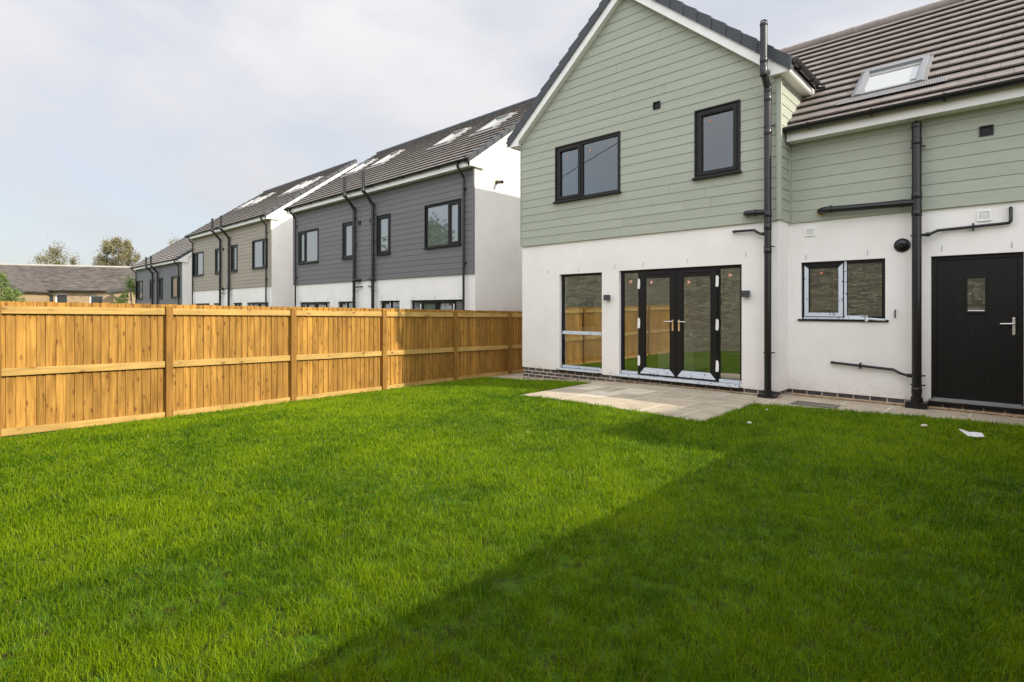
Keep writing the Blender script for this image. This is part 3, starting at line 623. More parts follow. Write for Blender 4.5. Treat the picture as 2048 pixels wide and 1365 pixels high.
# cladding boards
cb=MB()
pitch=.1745
def lim(z):
    if z<=3.84: return (XL-.012,XR-.035)
    k=(APZ-.40-z)/PT
    return (max(XL-.012,XC-k),min(XR-.035,XC+k)) if k>.01 else (XC,XC)
J=[]
def joint_at(x,z): J.append((int((z-CB)/pitch),x))
for x,z in [(-6.05,4.9),(-5.0,4.1),(-6.1,4.35),(-6.9,4.35),(-6.05,3.95),(-5.02,3.82),(-3.72,4.75),(-4.9,2.2),(-4.6,1.95),(-7.3,1.85),(-5.9,1.8),(-5.25,2.1),(-4.2,2.02),(-6.9,1.62),(-5.95,1.58),(-5.1,5.2),(-4.1,1.9)]: joint_at(x,z)
boards(cb,lim,CB,APZ-.36,pitch,[W1,W2,(-5.225,-5.075,3.83,3.97)],FY(UY),J)
boards(cb,lambda z:(XR+.05,6.6),CB,2.83,pitch,[(-.465,-.315,2.405,2.545)],FY(RY-.015),[(1,2.2),(4,1.1),(6,3)])
boards(cb,lambda z:(UY+.03,RY-.015) if z<2.9 else (UY+.03,12.5),CB,3.83,pitch,[],FX(XR+.012),[])
cb.box(XR-.032,XR+.04,UY-.03,UY+.032-.004,CB,3.83)     # corner trim
cb.box(XR+.014,XR+.048,RY-.05,RY-.016,CB,2.80)
cb.box(XL-.03,XL-.013,UY-.027,UY+.02,CB,3.83)
cb.box(XL-.012,XR-.035,UY-.026,UY-.0,CB-.012,CB-.001); cb.box(XR+.05,6.6,RY-.041,RY-.016,CB-.012,CB-.001)
cb.build('cladding','green',H)
# gable roof
FYv=GY-.17
gb=MB(); slen=HW*math.hypot(1,PT)
sx=1/math.hypot(1,PT); sz=PT*sx
tiles(gb,(XC+HW,FYv+.02,APZ-PT*HW-.045),(0,1,0),7.9,(-sx,0,sz),slen)
tiles(gb,(XC-HW,FYv+.02,APZ-PT*HW-.045),(0,1,0),7.9,(sx,0,sz),slen)
gb.prism([(XC-HW+.05,roofz(XC-HW+.05)-.07),(XC,APZ-.07),(XC+HW-.05,roofz(XC+HW-.05)-.07),(XC+HW-.05,roofz(XC+HW-.05)-.12),(XC,APZ-.14),(XC-HW+.05,roofz(XC-HW+.05)-.12)],FYv+.06,17.3,XY)
tiles(gb,(9.45-3.09,FYv-.70,4.0),(0,1,0),7.9,(sx,0,sz),slen); tiles(gb,(9.45+3.09,FYv-.70,4.0),(0,1,0),7.9,(-sx,0,sz),slen)
gb.prism([(6.3,3.95),(9.45,6.61),(12.6,3.95)],FYv-.70,FYv+7.9,XY)
gr_=gb.build('gable_roof','tile',H)
vb=MB()
def verge(mb,cx,hw,apz,pt,y,n=12,drop=.23):
    for sgn in (-1,1):
        L_=hw+.03; 
        for k in range(n):
            a=L_*k/n; b=L_*(k+1)/n+.025      # distance from eave tip inwards
            xa=cx+sgn*(L_-a); xb=cx+sgn*(L_-b) if k<n-1 else cx
            za=apz-pt*abs(xa-cx)+.035; zb=apz-pt*abs(xb-cx)+.008
            o=.022*(n-k)/n*0+.0
            ya=y-.012; 
            mb.hexa([(xa,ya-.018,za-drop-.0),(xa,y+.16,za-drop+.1),(xb,y+.16,zb-drop+.12),(xb,ya,zb-drop+.022),(xa,ya-.018,za),(xa,y+.16,za),(xb,y+.16,zb),(xb,ya,zb)])
        mb.box(cx-.0,cx+sgn*.001,y,y+.001,apz,apz+.001)
verge(vb,XC,HW,APZ,PT,FYv)
for k in range(18):
    vb.tube([(XC,FYv-.02+k*.44,APZ-.005),(XC,FYv+.44+k*.44,APZ-.012)],.10,12)
vb.build('verge_tiles','verge',H)
# bargeboards, boxed eaves, soffits
bb=MB(); BY=FYv+.012
for sgn in (-1,1):
    xo=XC+sgn*(HW-.02); zt=lambda x:roofz(x)-.10; zbm=lambda x:roofz(x)-.375
    xi=XC+sgn*2.62
    # sloping board
    bb.prism([(XC,zt(XC)),(xo,zt(xo)),(xo,3.815),(XC+sgn*2.80,3.815),(XC+sgn*2.80,zbm(XC+sgn*2.80)),(XC,zbm(XC))],BY,BY+.018,XY)
    bb.prism([(XC+sgn*2.80,3.815),(xo,3.815),(xo,3.835),(XC+sgn*2.80,3.835)],BY+.019,17.2,XY)   # soffit
    bb.prism([(xo,3.805),(xo-sgn*.018,3.805),(xo-sgn*.018,zt(xo)),(xo,zt(xo))],BY+.019,17.2,XY)  # fascia
    bb.prism([(XC,zbm(XC)+.004),(XC+sgn*2.86,zbm(XC+sgn*2.86)+.004),(XC+sgn*2.86,zbm(XC+sgn*2.86)+.02),(XC,zbm(XC)+.02)],BY+.019,UY,XY)
bb.build('bargeboard','white',H)
g1=MB()
gutter(g1,lambda t,d,v:(XC+HW+.055+d,t,4.0+v),FYv+.03,10.78)
g1.tube([(XC+HW+.055,10.74,3.97),(XC+HW+.06,10.8,3.93),(XC+HW+.16,10.86,3.93)],.035,10)
g1.build('gutter','black',H)
g1=MB(); gutter(g1,lambda t,d,v:(XC-HW-.055-d,t,3.98+v),FYv+.03,17.2); g1.build('gutter','black',H)
# main roof
MP=.78; EY,EZ=9.74,2.985; RYd=13.52; RZ=EZ+MP*(RYd-EY)
mr=MB(); c_=1/math.hypot(1,MP); s_=MP*c_
SKX0,SKX1,SKY0,SKY1=-2.02,-1.13,10.33,11.17
def skf(u,s):
    x=RX0+u; y=EY+s*c_
    if x<XR-.12 and y<10.85: return True
    return SKX0+.08<x<SKX1-.08 and SKY0+.12<y<SKY1-.1
RX0=-5.05
tiles(mr,(RX0,EY,EZ-.05),(1,0,0),12.6,(0,c_,s_),math.hypot(RYd-EY,RZ-EZ),skip=skf,gauge=.318)
mr.add([(XR+.02,EY+.1,EZ-.05),(12,EY+.1,EZ-.05),(12,RYd,RZ-.12),(XR+.02,RYd,RZ-.12)],[(0,1,2,3)])
mr.add([(-5.8,RYd,RZ-.05),(12,RYd,RZ-.05),(12,17.3,EZ-.05),(-5.8,17.3,EZ-.05)],[(0,1,2,3)])
for k in range(34): mr.tube([(-5.8+k*.45,RYd,RZ-.03),(-5.8+k*.45+.45,RYd,RZ-.022)],.105,12)
# valley tiles along gable wall
mr.build('main_roof','tile',H)
fb=MB()
fb.box(XR+.045,6.5,9.80,9.82,2.785,2.96); fb.box(XR+.045,6.5,9.821,RY-.02,2.795,2.81); fb.build('fascia','white',H)
g1=MB(); gutter(g1,lambda t,d,v:(t,9.70-d,2.985+v),XR-.02,6.5,brk=.86,r=.074); g1.build('gutter','black',H)
# rooflight
def rooflight(house,x0,x1,y0,y1,plane,detail=True,th=.09):
    # plane(y)->z
    def P(x,y,n): 
        k=(plane(y+.5)-plane(y))/.5; L_=math.hypot(1,k); return (x,y-n*k/L_,plane(y)+n/L_)
    def slab(mb,xa,xb,ya,yb,na,nb): mb.hexa([P(xa,ya,na),P(xb,ya,na),P(xb,yb,na),P(xa,yb,na),P(xa,ya,nb),P(xb,ya,nb),P(xb,yb,nb),P(xa,yb,nb)])
    r=MB(); f=.078
    slab(r,x0,x0+f,y0,y1,0,th); slab(r,x1-f,x1,y0,y1,0,th); slab(r,x0+f,x1-f,y1-f,y1,0,th+.012); slab(r,x0+f,x1-f,y0,y0+f*.55,0,th-.01)
    slab(r,x0+f,x0+f+.025,y0+f*.55,y1-f,0,th-.022); slab(r,x1-f-.025,x1-f,y0+f*.55,y1-f,0,th-.022)
    o=bevel(r.build('rooflight','alu' ,house),.004)
    p=MB(); slab(p,x0+f+.025,x1-f-.025,y0+f*.55,y1-f-.0,th-.05,th-.04); p.build('pane','skyglass',o)
    if detail:
        q=MB(); n=46; xa,xb=x0-.24,x1+.30
        for i in range(n):
            a=xa+(xb-xa)*i/n; b=xa+(xb-xa)*(i+1)/n; m=(a+b)/2; t=.052
            q.add([P(a,y0-.16,t),P(m,y0-.16,t+.007),P(m,y0-.01,t+.007),P(a,y0-.01,t)],[(0,1,2,3)]); q.add([P(m,y0-.16,t+.007),P(b,y0-.16,t),P(b,y0-.01,t),P(m,y0-.01,t+.007)],[(0,1,2,3)])
        slab(q,x0-.05,x0,y0,y1+.02,.0,.066); slab(q,x1,x1+.05,y0,y1+.02,.0,.066); slab(q,x0-.05,x1+.05,y1,y1+.08,.0,.075)
        q.build('flashing','lead',o)
    return o
mplane=lambda y:EZ-.05+MP*(y-EY)+.01
rooflight(H,SKX0,SKX1,SKY0,SKY1,mplane,th=.085)
# windows
YW=GY-.015+.02
w=window(H,*W1,YW-.02,gl='glass_up',mull=[-6.93],sashes=(0,),stick=[(-7.33,3.33),(-6.72,3.36)])
w['label']='two-light window under the gable, opening sash on its left'
w=window(H,*W2,YW-.02,gl='glass_up',stick=[(-4.12,3.38)]); w['label']='single sash window under the gable'
for W_ in (W1,W2):
    t=MB(); Y0=UY-.03; a,b,c,d=W_
    t.box(a-.02,b+.02,Y0,Y0+.03,d,d+.022); t.box(a-.02,a,Y0,Y0+.03,c-.035,d); t.box(b,b+.02,Y0,Y0+.03,c-.035,d); t.build('window_trim','frame',H)
YR=GY+.075
w=window(H,*TALL,YR,sashes=(),sill=False,f=.05); w['label']='tall fixed window left of the glazed doors'
t=MB(); t.box(TALL[0]+.03,TALL[1]-.005,YR-.012,YR+.06,-.56,-.49); bevel(t.build('transom','film',w),.003)
t=MB(); t.box(TALL[0]-.06,TALL[1]-.08,GY-.065,YR+.0,TALL[2]-.045,TALL[2]+.0); t.box(TALL[0]+.03,TALL[1],YR-.014,YR-.002,TALL[2]+.0,TALL[2]+.055); bevel(t.build('filmed_sill','film',w),.003)
t=MB(); t.box(TALL[0]-.05,TALL[1]+.01,GY-.045,YR,TALL[2]-.065,TALL[2]-.046); t.build('sill','frame',w)
# glazed doors
a,b,c,d=FR; mb=MB(); f=.055; Yb=YR+.075
mb.box(a,b,YR,Yb,d-f,d); mb.box(a,a+f,YR,Yb,c,d-f); mb.box(b-f,b,YR,Yb,c,d-f); mb.box(a+f,b-f,YR,Yb,c,c+.05)
m1,m2,m3=-5.585,-4.80,-4.01
mb.box(m1-.03,m1+.03,YR,Yb,c+.05,d-f); mb.box(m3-.03,m3+.03,YR,Yb,c+.05,d-f)
FD=bevel(mb.build('glazed_doors','frame',H)); FD['label']='black framed glazed double doors with fixed side panes'
p=MB(); p.box(a+f,m1-.03,YR+.03,YR+.034,c+.05,d-f); p.build('pane','glass',FD)
p=MB(); p.box(m3+.03,b-f,YR+.03,YR+.034,c+.05,d-f); p.build('pane','glass',FD)
for (x0,x1,hs) in ((m1+.005,m2-.004,1),(m2+.004,m3-.005,-1)):
    s=MB(); y0,y1=YR-.022,YR+.05; zt=d-f+.005; zb=c+.03; g=.125
    s.box(x0,x0+g,y0,y1,zb,zt); s.box(x1-g,x1,y0,y1,zb,zt); s.box(x0+g,x1-g,y0,y1,zt-g,zt); s.box(x0+g,x1-g,y0,y1,zb,zb+g)
    s.box(x0+g+.02,x1-g-.02,y0-.014,y0,zt-.055,zt-.025)
    bevel(s.build('door_leaf','frame',FD))
    p=MB(); p.box(x0+g-.004,x1-g+.004,YR+.012,YR+.016,zb+g-.004,zt-g+.004); p.build('pane','glass',FD)
    fm=MB(); y=y0-.0035
    fm.prism([(x0+.02,zb+.004),(x1-.02,zb+.004),(x1-g,zb+g),(x0+g,zb+g)],y,y+.003,XY); fm.build('protective_film','film',FD)
    hx=(x1-.06) if hs==1 else (x0+.06); h=MB(); hz=-.27
    h.box(hx-.017,hx+.017,y0-.009,y0,hz-.15,hz+.06); bevel(h.build('handle_plate','brass',FD),.003)
    h=MB(); h.tube([(hx,y0-.008,hz+.03),(hx,y0-.05,hz+.03),(hx-hs*.03,y0-.056,hz+.03),(hx-hs*.15,y0-.05,hz+.026)],.009,10); h.build('door_handle','chrome',FD)
for hx in (m1-.0,m3+.0):
    for hz in (.50,-.28,-1.02):
        h=MB(); h.prism([(hx-.028,hz-.10),(hx+.02,hz-.11),(hx+.03,hz-.05),(hx+.03,hz+.06),(hx+.01,hz+.10),(hx-.02,hz+.09)],YR-.030,YR-.0225,XY); bevel(h.build('hinge_cover','white',FD),.003)
t=MB(); t.box(a-.05,b-.03,GY-.075,YR-.023,c-.05,c-.0); t.box(a+.02,m1-.03,YR-.013,YR-.001,c+.001,c+.06); t.box(m3+.03,b-.03,YR-.013,YR-.001,c+.001,c+.06); bevel(t.build('filmed_sill','film',FD),.003)
t=MB(); t.box(a-.04,b+.02,GY-.06,YR,c-.075,c-.051); t.build('sill','frame',FD)
for sx_,sz_ in ((-5.80,.55),(-5.33,.52),(-4.56,.50),(-3.80,.60)):
    s=MB(); yy=YR+.0265 if sx_<-5.6 or sx_>-4.0 else YR+.0085; s.box(sx_-.028,sx_+.028,yy,yy+.002,sz_-.022,sz_+.022); s.box(sx_-.012,sx_+.012,yy,yy+.002,sz_-.045,sz_-.022); s.build('sticker','sticker',FD)
    s=MB(); s.box(sx_+.002,sx_+.024,yy-.0015,yy-.0005,sz_-.016,sz_+.012); s.build('sticker_label','sticker2',FD)
# kitchen-side window
YK=RY+.06
w=window(H,*W3,YK,mull=[-2.13],sashes=(0,),stick=[(-2.47,.60)]); w['label']='white-taped two-light window beside the black door'
a,b,c,d=W3; mx=-2.13; t=MB(); y=YK-.0205; i0,i1,j0,j1=a+.043,mx-.02,c+.043,d-.043; g=.062
t.prism([(i0,j0),(i0+g,j0+g),(i0+g,j1-g),(i0,j1-.01)],y,y+.003,XY); t.prism([(i0,j0),(i1,j0),(i1-g,j0+g),(i0+g,j0+g)],y,y+.003,XY); t.prism([(i1,j0),(i1,j1-.0),(i1-g,j1-g),(i1-g,j0+g)],y,y+.003,XY)
t.box(mx-.005,mx+.033,YK-.005,YK-.001,c+.056,d-.01); t.box(a+.03,mx,YK-.005,YK-.001,c+.005,c+.03); t.box(mx+.0,b-.24,YK-.005,YK-.001,c+.004,c+.06); t.build('protective_film','film',w)
t=MB(); t.tube([(b-.25,RY-.04,c-.025),(b-.2,RY-.045,c+.015),(b-.12,RY-.045,c+.005),(b+.01,RY-.04,c-.002)],.018,8); t.build('peeled_film_roll','film',w)
# back door
a,b,c,d=DR; mb=MB(); YD=RY+.06
mb.box(a,b,YD,YD+.07,d-.065,d); mb.box(a,a+.06,YD,YD+.07,c,d-.065); mb.box(b-.06,b,YD,YD+.07,c,d-.065)
D=bevel(mb.build('back_door','frame',H)); D['label']='black panelled back door with a small glass pane'
l=MB(); nb=5; xa,xb=a+.062,b-.062; holes=[(-.60,-.41,-.035,.435)]
wall(l,xa,xb,c+.02,d-.067,holes,0,-.045,FY(YD+.012))
for k in range(1,nb):
    x=xa+(xb-xa)*k/nb
    for (z0,z1) in (((c+.15),(d-.15)),) if not (-.64<x<-.37) else ((c+.15,-.08),(.48,d-.15)): l.box(x-.007,x+.007,YD+.006,YD+.0118,z0,z1)
l.build('door_leaf','frame',D)
s=MB(); y=YD+.002
s.box(-.635,-.375,y-.008,y+.009,.435,.475); s.box(-.625,-.60,y-.004,y+.009,-.035,.435); s.box(-.41,-.385,y-.004,y+.009,-.035,.435); s.box(-.63,-.38,y-.006,y+.009,-.065,-.035); bevel(s.build('pane_surround','frame',D))
p=MB(); p.box(-.60,-.41,YD+.03,YD+.034,-.035,.435); p.build('pane','glass',D)
s=MB(); s.box(-.595,-.415,YD-.003,YD+.028,-.032,-.018); s.build('pane_bead','white',D)
h=MB(); h.box(-.125,-.095,YD-.002,YD+.0115,-.36,-.12); bevel(h.build('handle_plate','chrome',D),.004)
h=MB(); h.tube([(-.11,YD-.002,-.205),(-.11,YD-.045,-.205),(-.14,YD-.052,-.205),(-.25,YD-.045,-.208)],.01,10); h.build('door_handle','chrome',D)
t=MB(); t.box(a-.02,b+.0,RY-.035,YD+.05,c-.02,c+.012); t.box(a+.03,b-.02,RY-.01,YD,c+.0125,c+.03); bevel(t.build('threshold','alu',D),.003)
t=MB(); t.box(a-.03,b+.02,RY-.03,YD+.04,c-.06,c-.021); t.build('sill','frame',D)
# vents, lights, small marks
def vent(x0,x1,z0,z1,Y,m,name,louv):
    v=MB(); dd=.02
    v.box(x0,x1,Y-dd,Y,z1-.018,z1); v.box(x0,x1,Y-dd,Y,z0,z0+.018); v.box(x0,x0+.018,Y-dd,Y,z0+.018,z1-.018); v.box(x1-.018,x1,Y-dd,Y,z0+.018,z1-.018)
    v.box(x0+.018,x1-.018,Y-.004,Y-.001,z0+.018,z1-.018)
    if louv:
        n=7
        for i in range(n):
            z=z0+.02+(z1-z0-.04)*i/n; h=(z1-z0-.04)/n
            v.hexa([(x0+.018,Y-.016,z),(x1-.018,Y-.016,z),(x1-.018,Y-.005,z+h*.5),(x0+.018,Y-.005,z+h*.5),(x0+.018,Y-.014,z+.003),(x1-.018,Y-.014,z+.003),(x1-.018,Y-.004,z+h*.6),(x0+.018,Y-.004,z+h*.6)])
    return v.build(name,m,H)
vent(-2.69,-2.54,1.215,1.355,RY,'gvent','air_vent',True); vent(-.49,-.34,1.225,1.375,RY,'gvent','air_vent',True)
def hole(x0,x1,z0,z1,Y):
    v=MB(); f=.016; v.box(x0,x1,Y-.03,Y+.05,z1-f,z1); v.box(x0,x1,Y-.03,Y+.05,z0,z0+f); v.box(x0,x0+f,Y-.03,Y+.05,z0+f,z1-f); v.box(x1-f,x1,Y-.03,Y+.05,z0+f,z1-f); v.box(x0+f,x1-f,Y-.002,Y+.04,z0+f,z1-f)
    v.build('extract_vent','frame',H)
hole(-5.225,-5.075,3.83,3.97,UY); hole(-.465,-.315,2.405,2.545,RY-.015)
v=MB(); v.tube([(-1.355,RY+.01,.96),(-1.355,RY-.012,.96),(-1.355,RY-.03,.96),(-1.355,RY-.045,.96)],[.105,.105,.07,.035],28); v.tube([(-1.355,RY-.04,.96),(-1.355,RY-.10,.955)],.035,16); v.build('flue_cowl','black',H)
for (x0,x1,z0,z1) in ((-6.32,-6.20,.175,.285),(-3.53,-3.41,.20,.31)):
    v=MB(); v.box(x0,x1,GY-.10,GY-.02,z0,z1); v.box(x0+.03,x1-.03,GY-.02,GY+.001,z0+.03,z1-.03); bevel(v.build('wall_light','lamp',H),.004)
for px_,pz_,Y_ in [(-7.86,.83,GY),(-7.01,.85,GY),(-6.10,.86,GY),(-5.46,.87,GY),(-4.55,.88,GY),(-3.49,.93,GY),(-2.68,.87,RY),(-1.80,.88,RY),(-.88,.87,RY),(-.13,.87,RY),(-8.1,-1.33,GY),(-6.2,-1.33,GY)]:
    v=MB(); v.box(px_-.0035,px_+.0035,Y_-.006,Y_+.001,pz_-.04,pz_+.04); v.build('weep_vent','alu',H)
v=MB(); v.tube([(-1.44,RY,-.02),(-1.44,RY-.03,-.025),(-1.44,RY-.035,-.05),(-1.44,RY-.03,-.14)],.009,8); v.build('cable_stub','black',H)
# pipes
soil_pipe(H,-3.085,9.44,-1.44,4.62,kink=(3.62,3.84),Yt=9.25,cap='cage',collars=(1.55,2.9,1.34,.95,4.02,3.45),lugs=(3.0,1.02,-.72),xt=-3.085)
soil_pipe(H,-1.16,9.93,-1.40,2.70,cap='cage',collars=(1.66,1.40,2.45,-1.2),lugs=(2.38,1.08,-.98,-1.12),r=.06)
v=MB(); v.tube([(-3.45,GY-.02,1.62),(-3.45,9.50,1.615),(-3.42,9.46,1.61),(-3.36,9.44,1.605),(-3.09,9.44,1.59)],.05,14); v.tube([(-3.30,9.44,1.60),(-3.26,9.44,1.60)],.058,14); v.build('soil_branch','black',H)
v=MB(); v.tube([(-3.68,GY,1.335),(-3.68,9.53,1.335),(-3.65,9.52,1.335),(-3.33,9.51,1.325),(-3.24,9.5,1.26),(-3.19,9.46,1.24),(-3.1,9.45,1.24)],.021,10); v.tube([(-3.18,9.45,1.24),(-3.13,9.45,1.24)],.03,10); v.build('waste_pipe','black',H)
v=MB(); v.tube([(-2.44,RY-.02,1.60),(-2.44,10.0,1.60),(-2.41,9.96,1.60),(-2.35,9.94,1.60),(-1.17,9.93,1.56)],.053,14); v.tube([(-2.3,9.94,1.6),(-2.26,9.94,1.6)],.062,14); v.tube([(-1.36,9.935,1.57),(-1.30,9.935,1.567)],.062,14); v.build('soil_branch','black',H)
v=MB(); v.tube([(-2.44,RY-.045,1.60),(-2.44,RY-.01,1.60)],[.066,.085],14); v.build('foam_seal','foam',H)
v=MB(); v.tube([(-1.12,9.96,1.08),(-1.02,9.98,1.085),(-.92,10.0,1.135),(-.86,10.03,1.14),(-.16,10.03,1.165),(-.14,10.03,1.19),(-.14,10.03,1.36),(-.14,10.05,1.37),(-.14,RY+.01,1.37)],.021,10); v.tube([(-1.06,9.97,1.083),(-1.01,9.98,1.085)],.032,10); v.box(-.54,-.52,10.0,RY,1.10,1.20); v.build('waste_pipe','black',H)
v=MB(); v.tube([(-2.29,RY+.01,-.87),(-2.29,10.04,-.87),(-2.26,10.03,-.872),(-1.46,10.03,-.925),(-1.36,10.0,-.975),(-1.28,9.97,-.99),(-1.2,9.95,-.99)],.02,10); v.box(-1.9,-1.88,10.0,RY,-.94,-.85); v.tube([(-1.28,9.965,-.99),(-1.22,9.955,-.99)],.03,10); v.build('waste_pipe','black',H)
# interior
iw=MB()
iw.box(XL+.301,XL+.33,GY+.30,16.85,-1.36,1.2); iw.box(XR-.33,XR-.301,GY+.31,16.85,-1.36,1.2); wall(iw,XL+.33,XR-.33,-1.36,1.2,[(-5.6,-3.3,-1.3,1.1)],0,-.04,FY(16.85)); iw.box(XL+.33,XR-.33,GY+.301,16.85,1.2,1.3)  # end wall repeats the added rear opening that lets daylight in
iw.box(XL+.3,XR-.3,12.5,12.6,1.6,4.0); iw.box(-5.0,-4.9,UY+.30,12.5,1.6,4.0); iw.box(XL+.3,XR-.3,UY+.281,12.5,3.95,4.0); iw.box(XL+.281,XL+.31,UY+.29,12.5,1.6,3.95)
iw.box(XR+.02,2,13.0,13.1,-1.36,1.2); iw.box(XR-.0,2,RY+.301,13,1.2,1.3); iw.box(1.9,2,RY+.301,13,-1.36,1.2); iw.box(-1.35,-1.25,RY+.302,13,-1.36,1.2)
iw.build('interior_wall','iwall',H)
fl=MB(); fl.box(XL+.3,XR-.3,GY+.05,16.88,-1.38,-1.345); fl.box(XR-.3,2,RY+.05,13.1,-1.38,-1.345); fl.box(XL+.29,XR-.29,UY+.282,12.5,1.5,1.6); fl.build('interior_floor','ifloor',H)
# ------------------------------------------------------------ kitchen furniture seen through the glass
K=thing('kitchen_cabinet',(-8.0,11.6,-1.345),'run of tall beige kitchen cabinets seen through the tall window left of the glazed doors','cabinet')
k=MB(); k.box(-8.30,-7.92,10.15,13.5,-1.22,.85); bevel(k.build('carcass','unit',K))
k=MB(); k.box(-8.30,-7.96,10.17,13.48,-1.344,-1.221); k.build('plinth','oak',K)
for i in range(5):
    y=10.17+i*.666
    if i==1:
        k=MB(); k.box(-7.919,-7.90,y,y+.65,-.45,.25); bevel(k.build('oven','frame',K)); k=MB(); k.box(-7.919,-7.90,y,y+.65,.262,.83); bevel(k.build('door','unit',K)); k=MB(); k.box(-7.919,-7.90,y,y+.65,-1.21,-.462); bevel(k.build('door','unit',K))
    else:
        k=MB(); k.box(-7.919,-7.90,y,y+.65,-1.21,.83); bevel(k.build('door','unit',K))
K=thing('kitchen_island',(-5.0,11.6,-1.345),'low pale kitchen unit end standing behind the glazed double doors','kitchen unit')
k=MB(); k.box(-6.1,-5.25,11.35,12.6,-1.34,-.50); bevel(k.build('carcass','unit',K)); k=MB(); k.box(-6.13,-5.22,11.32,12.63,-.499,-.46); bevel(k.build('worktop','iwall',K))
# ------------------------------------------------------------ neighbouring pairs of houses
def pair(cx,hl,dz,claddm,label,pipeg=True,skies=(3.95,1.7,-2.35,-4.35),clip_low=True,win_open=None,tilem='tile2'):
    Yf=10.5; h=thing('semi_detached_house',(cx,Yf,-2.2+dz),label,'house','pairs of houses stepping away down the hill')
    x0,x1=cx-hl,cx+hl; cbz=.99+dz; ez=3.99+dz; hd=4.15; ridgeY=Yf+hd; P_=.72; back=Yf+2*hd
    ev=Yf-.30; ez_t=4.20+dz; rz=ez_t+P_*(ridgeY-ev)
    wins=[(cx+s*3.40,cx+s*5.0,1.86+dz,3.14+dz) for s in (-1,1)]+[(cx+s*.77,cx+s*1.49,1.84+dz,3.13+dz) for s in (-1,1)]
    wins=[(min(a,b),max(a,b),c,d) for a,b,c,d in wins]
    low=[(cx+s*2.56,cx+s*5.06,-1.8+dz,.27+dz) for s in (-1,1)]+[(cx+s*.83,cx+s*1.97,-.7+dz,.27+dz) for s in (-1,1)]
    low=[(min(a,b),max(a,b),c,d) for a,b,c,d in low]
    m=MB(); zb=-3.2+dz
    wall(m,x0+.25,x1-.25,zb,cbz-.001,low,0,-.25,FY(Yf))
    prof=[(Yf,zb),(back,zb),(back,ez),(ridgeY,rz-.18),(Yf+.26,ez+.28),(Yf-.02,ez+.05),(Yf-.02,cbz),(Yf,cbz)]
    for xx,sg in ((x1,-1),(x0,1)): m.prism(prof,xx,xx+sg*.25,lambda u,v,t:(t,u,v))
    m.box(x0+.26,x1-.26,back-.2,back,zb,ez)
    m.build('render_wall','render',h)
    m=MB(); wall(m,x0+.25,x1-.25,cbz,ez,wins,0,-.2,FY(Yf-.012)); m.box(x0,x0+.249,Yf-.032,Yf-.021,cbz,ez); m.box(x1-.249,x1,Yf-.032,Yf-.021,cbz,ez); m.build('upper_wall',claddm,h)
    m=MB(); boards(m,lambda z:(x0-.005,x1-.05),cbz,ez-.02,.1745,wins,FY(Yf-.033),[(random.randint(0,15),random.uniform(x0+1,x1-1)) for _ in range(10)],gap=.006)
    m.box(x1-.045,x1+.012,Yf-.062,Yf-.02,cbz-.01,ez-.03); m.build('cladding',claddm,h)
    # openings
    for i,wn in enumerate(wins):
        wide=i<2; s=-1 if i in(0,2) else 1
        big=wn[1]-wn[0]>1; mullx=(wn[0]+wn[1])/2+ s*.27 if big else None
        wo=window(h,*wn,Yf-.04,mull=[mullx] if big else None,sashes=((1 if s==1 else 0),) if big else (0,),gl='glass2',f=.05)
        t=MB(); Y0=Yf-.075; a,b,c,d=wn; t.box(a-.03,b+.03,Y0,Y0+.034,d,d+.035); t.box(a-.03,a,Y0,Y0+.034,c-.035,d); t.box(b,b+.03,Y0,Y0+.034,c-.035,d); t.build('window_surround','frame',wo)
    for wn in low:
        a,b,c,d=wn
        if b-a>2:
            mm=[a+.46,(a+b)/2,b-.46]; wo=window(h,a,b,c,d,Yf+.07,mull=mm,sashes=(1,2),gl='glass2',sill=False,name='glazed_doors')
            for q in (a+.46,b-.46):
                t=MB(); t.box(q-.02,q+.025,Yf+.05,Yf+.053,d-.33,d-.12); t.build('hinge_cover','white',wo)
        else:
            wo=window(h,a,b,c,d,Yf+.07,mull=[(a+b)/2],sashes=(0,),gl='glass2')
            t=MB(); q=(a+b)/2; t.box(q-.06,q-.01,Yf+.052,Yf+.054,c+.06,d-.06); t.build('protective_film','film',wo)
    for s in (-1,1):
        v=MB(); x=cx+s*2.26; v.box(x-.06,x+.06,Yf-.09,Yf,-.10+dz,.0+dz); bevel(v.build('wall_light','lamp',h),.003)
        for q in (.95,1.8,2.7,3.8,4.95):
            v=MB(); v.box(cx+s*q-.004,cx+s*q+.004,Yf-.006,Yf+.001,.31+dz,.39+dz); v.build('weep_vent','lamp',h)
    # roof
    m=MB(); c_=1/math.hypot(1,P_); s_=P_*c_; sl_=math.hypot(ridgeY-ev,rz-ez_t)
    ov=.10
    tiles(m,(x0-ov,ev,ez_t-.05),(1,0,0),(x1-x0)+2*ov-.02,(0,c_,s_),sl_,gauge=.315)
    m.prism([(ev+.04,ez_t-.05),(ridgeY,rz-.07),(back+.25,ez_t-.02),(back+.25,ez_t-.06),(ridgeY,rz-.12),(ev+.04,ez_t-.09)],x0-ov+.03,x1+ov-.03,lambda u,v,t:(t,u,v))
    rf=m.build('roof',tilem,h)
    m=MB(); n=int((x1-x0)/.45)
    for k in range(n): 
        a=x0-ov+(x1-x0+2*ov)*k/n; b=x0-ov+(x1-x0+2*ov)*(k+1)/n; m.tube([(a,ridgeY,rz-.025),(b,ridgeY,rz-.018)],.095,10)
